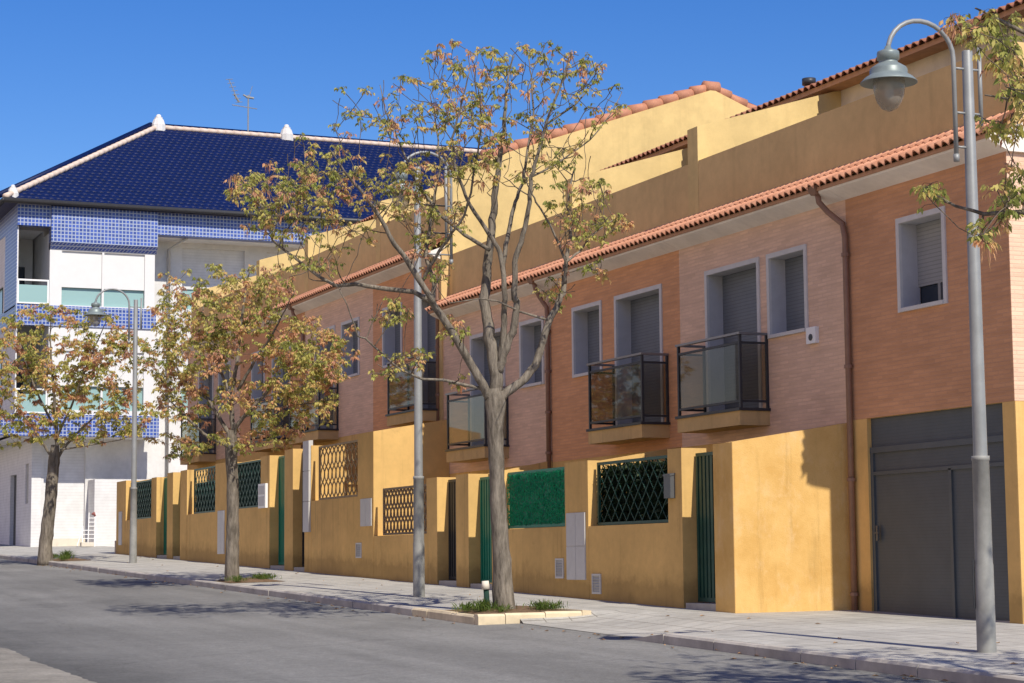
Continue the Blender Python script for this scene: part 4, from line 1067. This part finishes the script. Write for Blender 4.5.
# hip roof in rows of glazed tiles
EX0, EY0, EZ, RX, RY, RZ = 12.3, 75.58, 15.07, 19.7, 83.0, 19.74
roof = MB(); pitch = .27; courses = 28; sub = 5
def roof_slope(mb):
    xa_end = BX1 + .5
    rows = courses
    for c in range(rows):
        t0, t1 = c / rows, (c + 1.08) / rows
        xs0 = EX0 + (RX - EX0) * t0
        ks = int((xs0 - EX0) / (pitch / sub)); n = int((xa_end - EX0) / (pitch / sub)) - ks
        base = len(mb.v)
        for t, h in ((t0, -.02), (t0, .016), (min(1, t1), .004)):
            for k in range(n + 1):
                x = EX0 + (ks + k) * pitch / sub
                wv = math.cos(2 * math.pi * ((ks + k) % sub) / sub + (math.pi if c % 2 else 0))
                mb.v.append((x, EY0 + (RY - EY0) * t, EZ + (RZ - EZ) * t + h + .022 * wv))
        for r_ in range(2):
            for k in range(n):
                a = base + r_ * (n + 1) + k; mb.f.append((a, a + 1, a + n + 2, a + n + 1))
roof_slope(roof); ro = roof.build('roof', M['bluetile'], apt, True)
b = MB(); b.poly([(EX0, EY0, EZ - .05), (RX, RY, RZ - .05), (EX0, 91.8, EZ - .05)]); b.poly([(EX0, 91.8, EZ - .05), (RX, RY, RZ - .05), (BX1, RY, RZ - .05), (BX1, 91.8, EZ - .05)])
b.poly([(EX0, EY0, EZ - .07), (EX0, 91.8, EZ - .07), (BX1, 91.8, EZ - .07), (BX1, EY0, EZ - .07)]); b.build('roof_back', M['bluetile'], apt)
b = MB(); b.tube([(EX0 - .05, EY0 - .06, EZ - .03), (BX1, EY0 - .06, EZ - .03)], .1, 8); b.tube([(EX0 - .05, EY0 - .06, EZ - .03), (EX0 - .05, 91.8, EZ - .03)], .1, 8); b.build('gutter', M['dark'], apt, True)
b = MB()
def ridge(pa, pb, r_):
    n = int((pb - pa).length / .36)
    for k in range(n): b.tube([pa.lerp(pb, k / n), pa.lerp(pb, min(1, (k + 1.08) / n))], [r_, r_ * .86], 10)
ridge(Vector((EX0, EY0, EZ + .1)), Vector((RX, RY, RZ + .08)), .115); ridge(Vector((RX, RY, RZ + .06)), Vector((BX1, RY, RZ + .06)), .115)
b.build('ridge_tiles', plain('pale_ridge_tile', (.62, .50, .42), .7, 0, .12), ro, True)
b = MB(); b.tube([(RX - .3, RY + .1, RZ + .12), (BX1, RY + .1, RZ + .12)], .13, 8); b.tube([(EX0 - .2, EY0 + .15, EZ + .16), (RX - .25, RY + .1, RZ + .16)], .12, 8); b.build('blue_ridge', M['bluetile'], ro, True)
def finial(x, y, z, s):
    b = MB(); b.lathe((x, y, z), [(.0001, .98 * s), (.14 * s, .95 * s), (.22 * s, .84 * s), (.22 * s, .74 * s), (.34 * s, .70 * s), (.34 * s, .56 * s), (.44 * s, .50 * s), (.56 * s, .12 * s), (.6 * s, .08 * s), (.6 * s, -.5 * s)], 10); b.build('finial', M['white'], ro)
finial(RX + .05, RY, RZ + .12, .5); finial(25.3, RY, RZ + .12, .5); finial(EX0 + .35, EY0 + .4, EZ + .28, .36)
# tv antenna on the roof
ax, az = 23.6, RZ
b = MB(); b.tube([(ax, RY, az - .2), (ax, RY, az + 1.75)], .03, 6); an = b.build('antenna', M['galv'], apt)
b = MB(); b.tube([(ax - .75, RY - .2, az + 1.22), (ax + .42, RY + .1, az + 1.2)], .02, 5)
b.tube([(ax - .85, RY, az + 2.35), (ax - .42, RY, az + 1.4)], .02, 5); b.tube([(ax - .62, RY, az + 1.75), (ax - .4, RY, az + 1.4)], .05, 5)
for k in range(7):
    t = k / 6; q = Vector((ax - .85, RY, az + 2.35)).lerp(Vector((ax - .42, RY, az + 1.4)), t); b.tube([q + Vector((-.18, -.2, -.06)), q + Vector((.22, .2, .08))], .014, 4)
b.tube([(ax - .1, RY, az + 1.66), (ax + .24, RY, az + 1.63)], .05, 6); b.tube([(ax - .05, RY, az + 1.67), (ax - .22, RY, az + 1.74)], .04, 6); b.tube([(ax + .05, RY, az + 1.7), (ax + .18, RY, az + 2.15)], .012, 4)
b.build('antenna_elements', M['galv'], an)

# white garden wall pier and wire rack in front of the apartment building
zz = gz(16, 75)
wl = MB(); wl.box(15.86, 19.5, 76.2, 76.45, zz - .3, 4.85); wl.box(15.86, 16.08, 76.45, WY - .03, zz - .3, 4.85)
tag(wl.build('boundary_wall', M['whitebrick']), 'white lined boundary wall before the apartment building, next to the yellow garden wall', 'wall')
rk = thing('wire_rack', (15.45, 75.2, zz), 'white wire rack leaning against the white boundary wall', 'rack')
b = MB()
def P3(x, h): return (15.2 + x + .22 * h * .35, 75.3 + .25 * h, zz + h)
for x in (.05, .25, .5): b.tube([P3(x, 0), P3(x, 1.25 if x > .1 else .75)], .018, 5)
for h in lin(.15, 1.05, 6): b.tube([P3(.05 if h < .75 else .25, h), P3(.5, h)], .016, 5)
b.tube([(15.0, 75.0, zz + .03), P3(.05, .75)], .018, 5)
b.build('wire_frame', M['whitepaint'], rk)
b = MB(); b.box(15.15, 15.6, 74.95, 75.25, zz + .01, zz + .16); b.build('base_block', M['cream'], rk)
b = MB(); b.tube([P3(.36, 1.18), P3(.42, 1.24), P3(.48, 1.12)], [.04, .06, .04], 8); b.build('red_cloth', M['red'], rk, True)
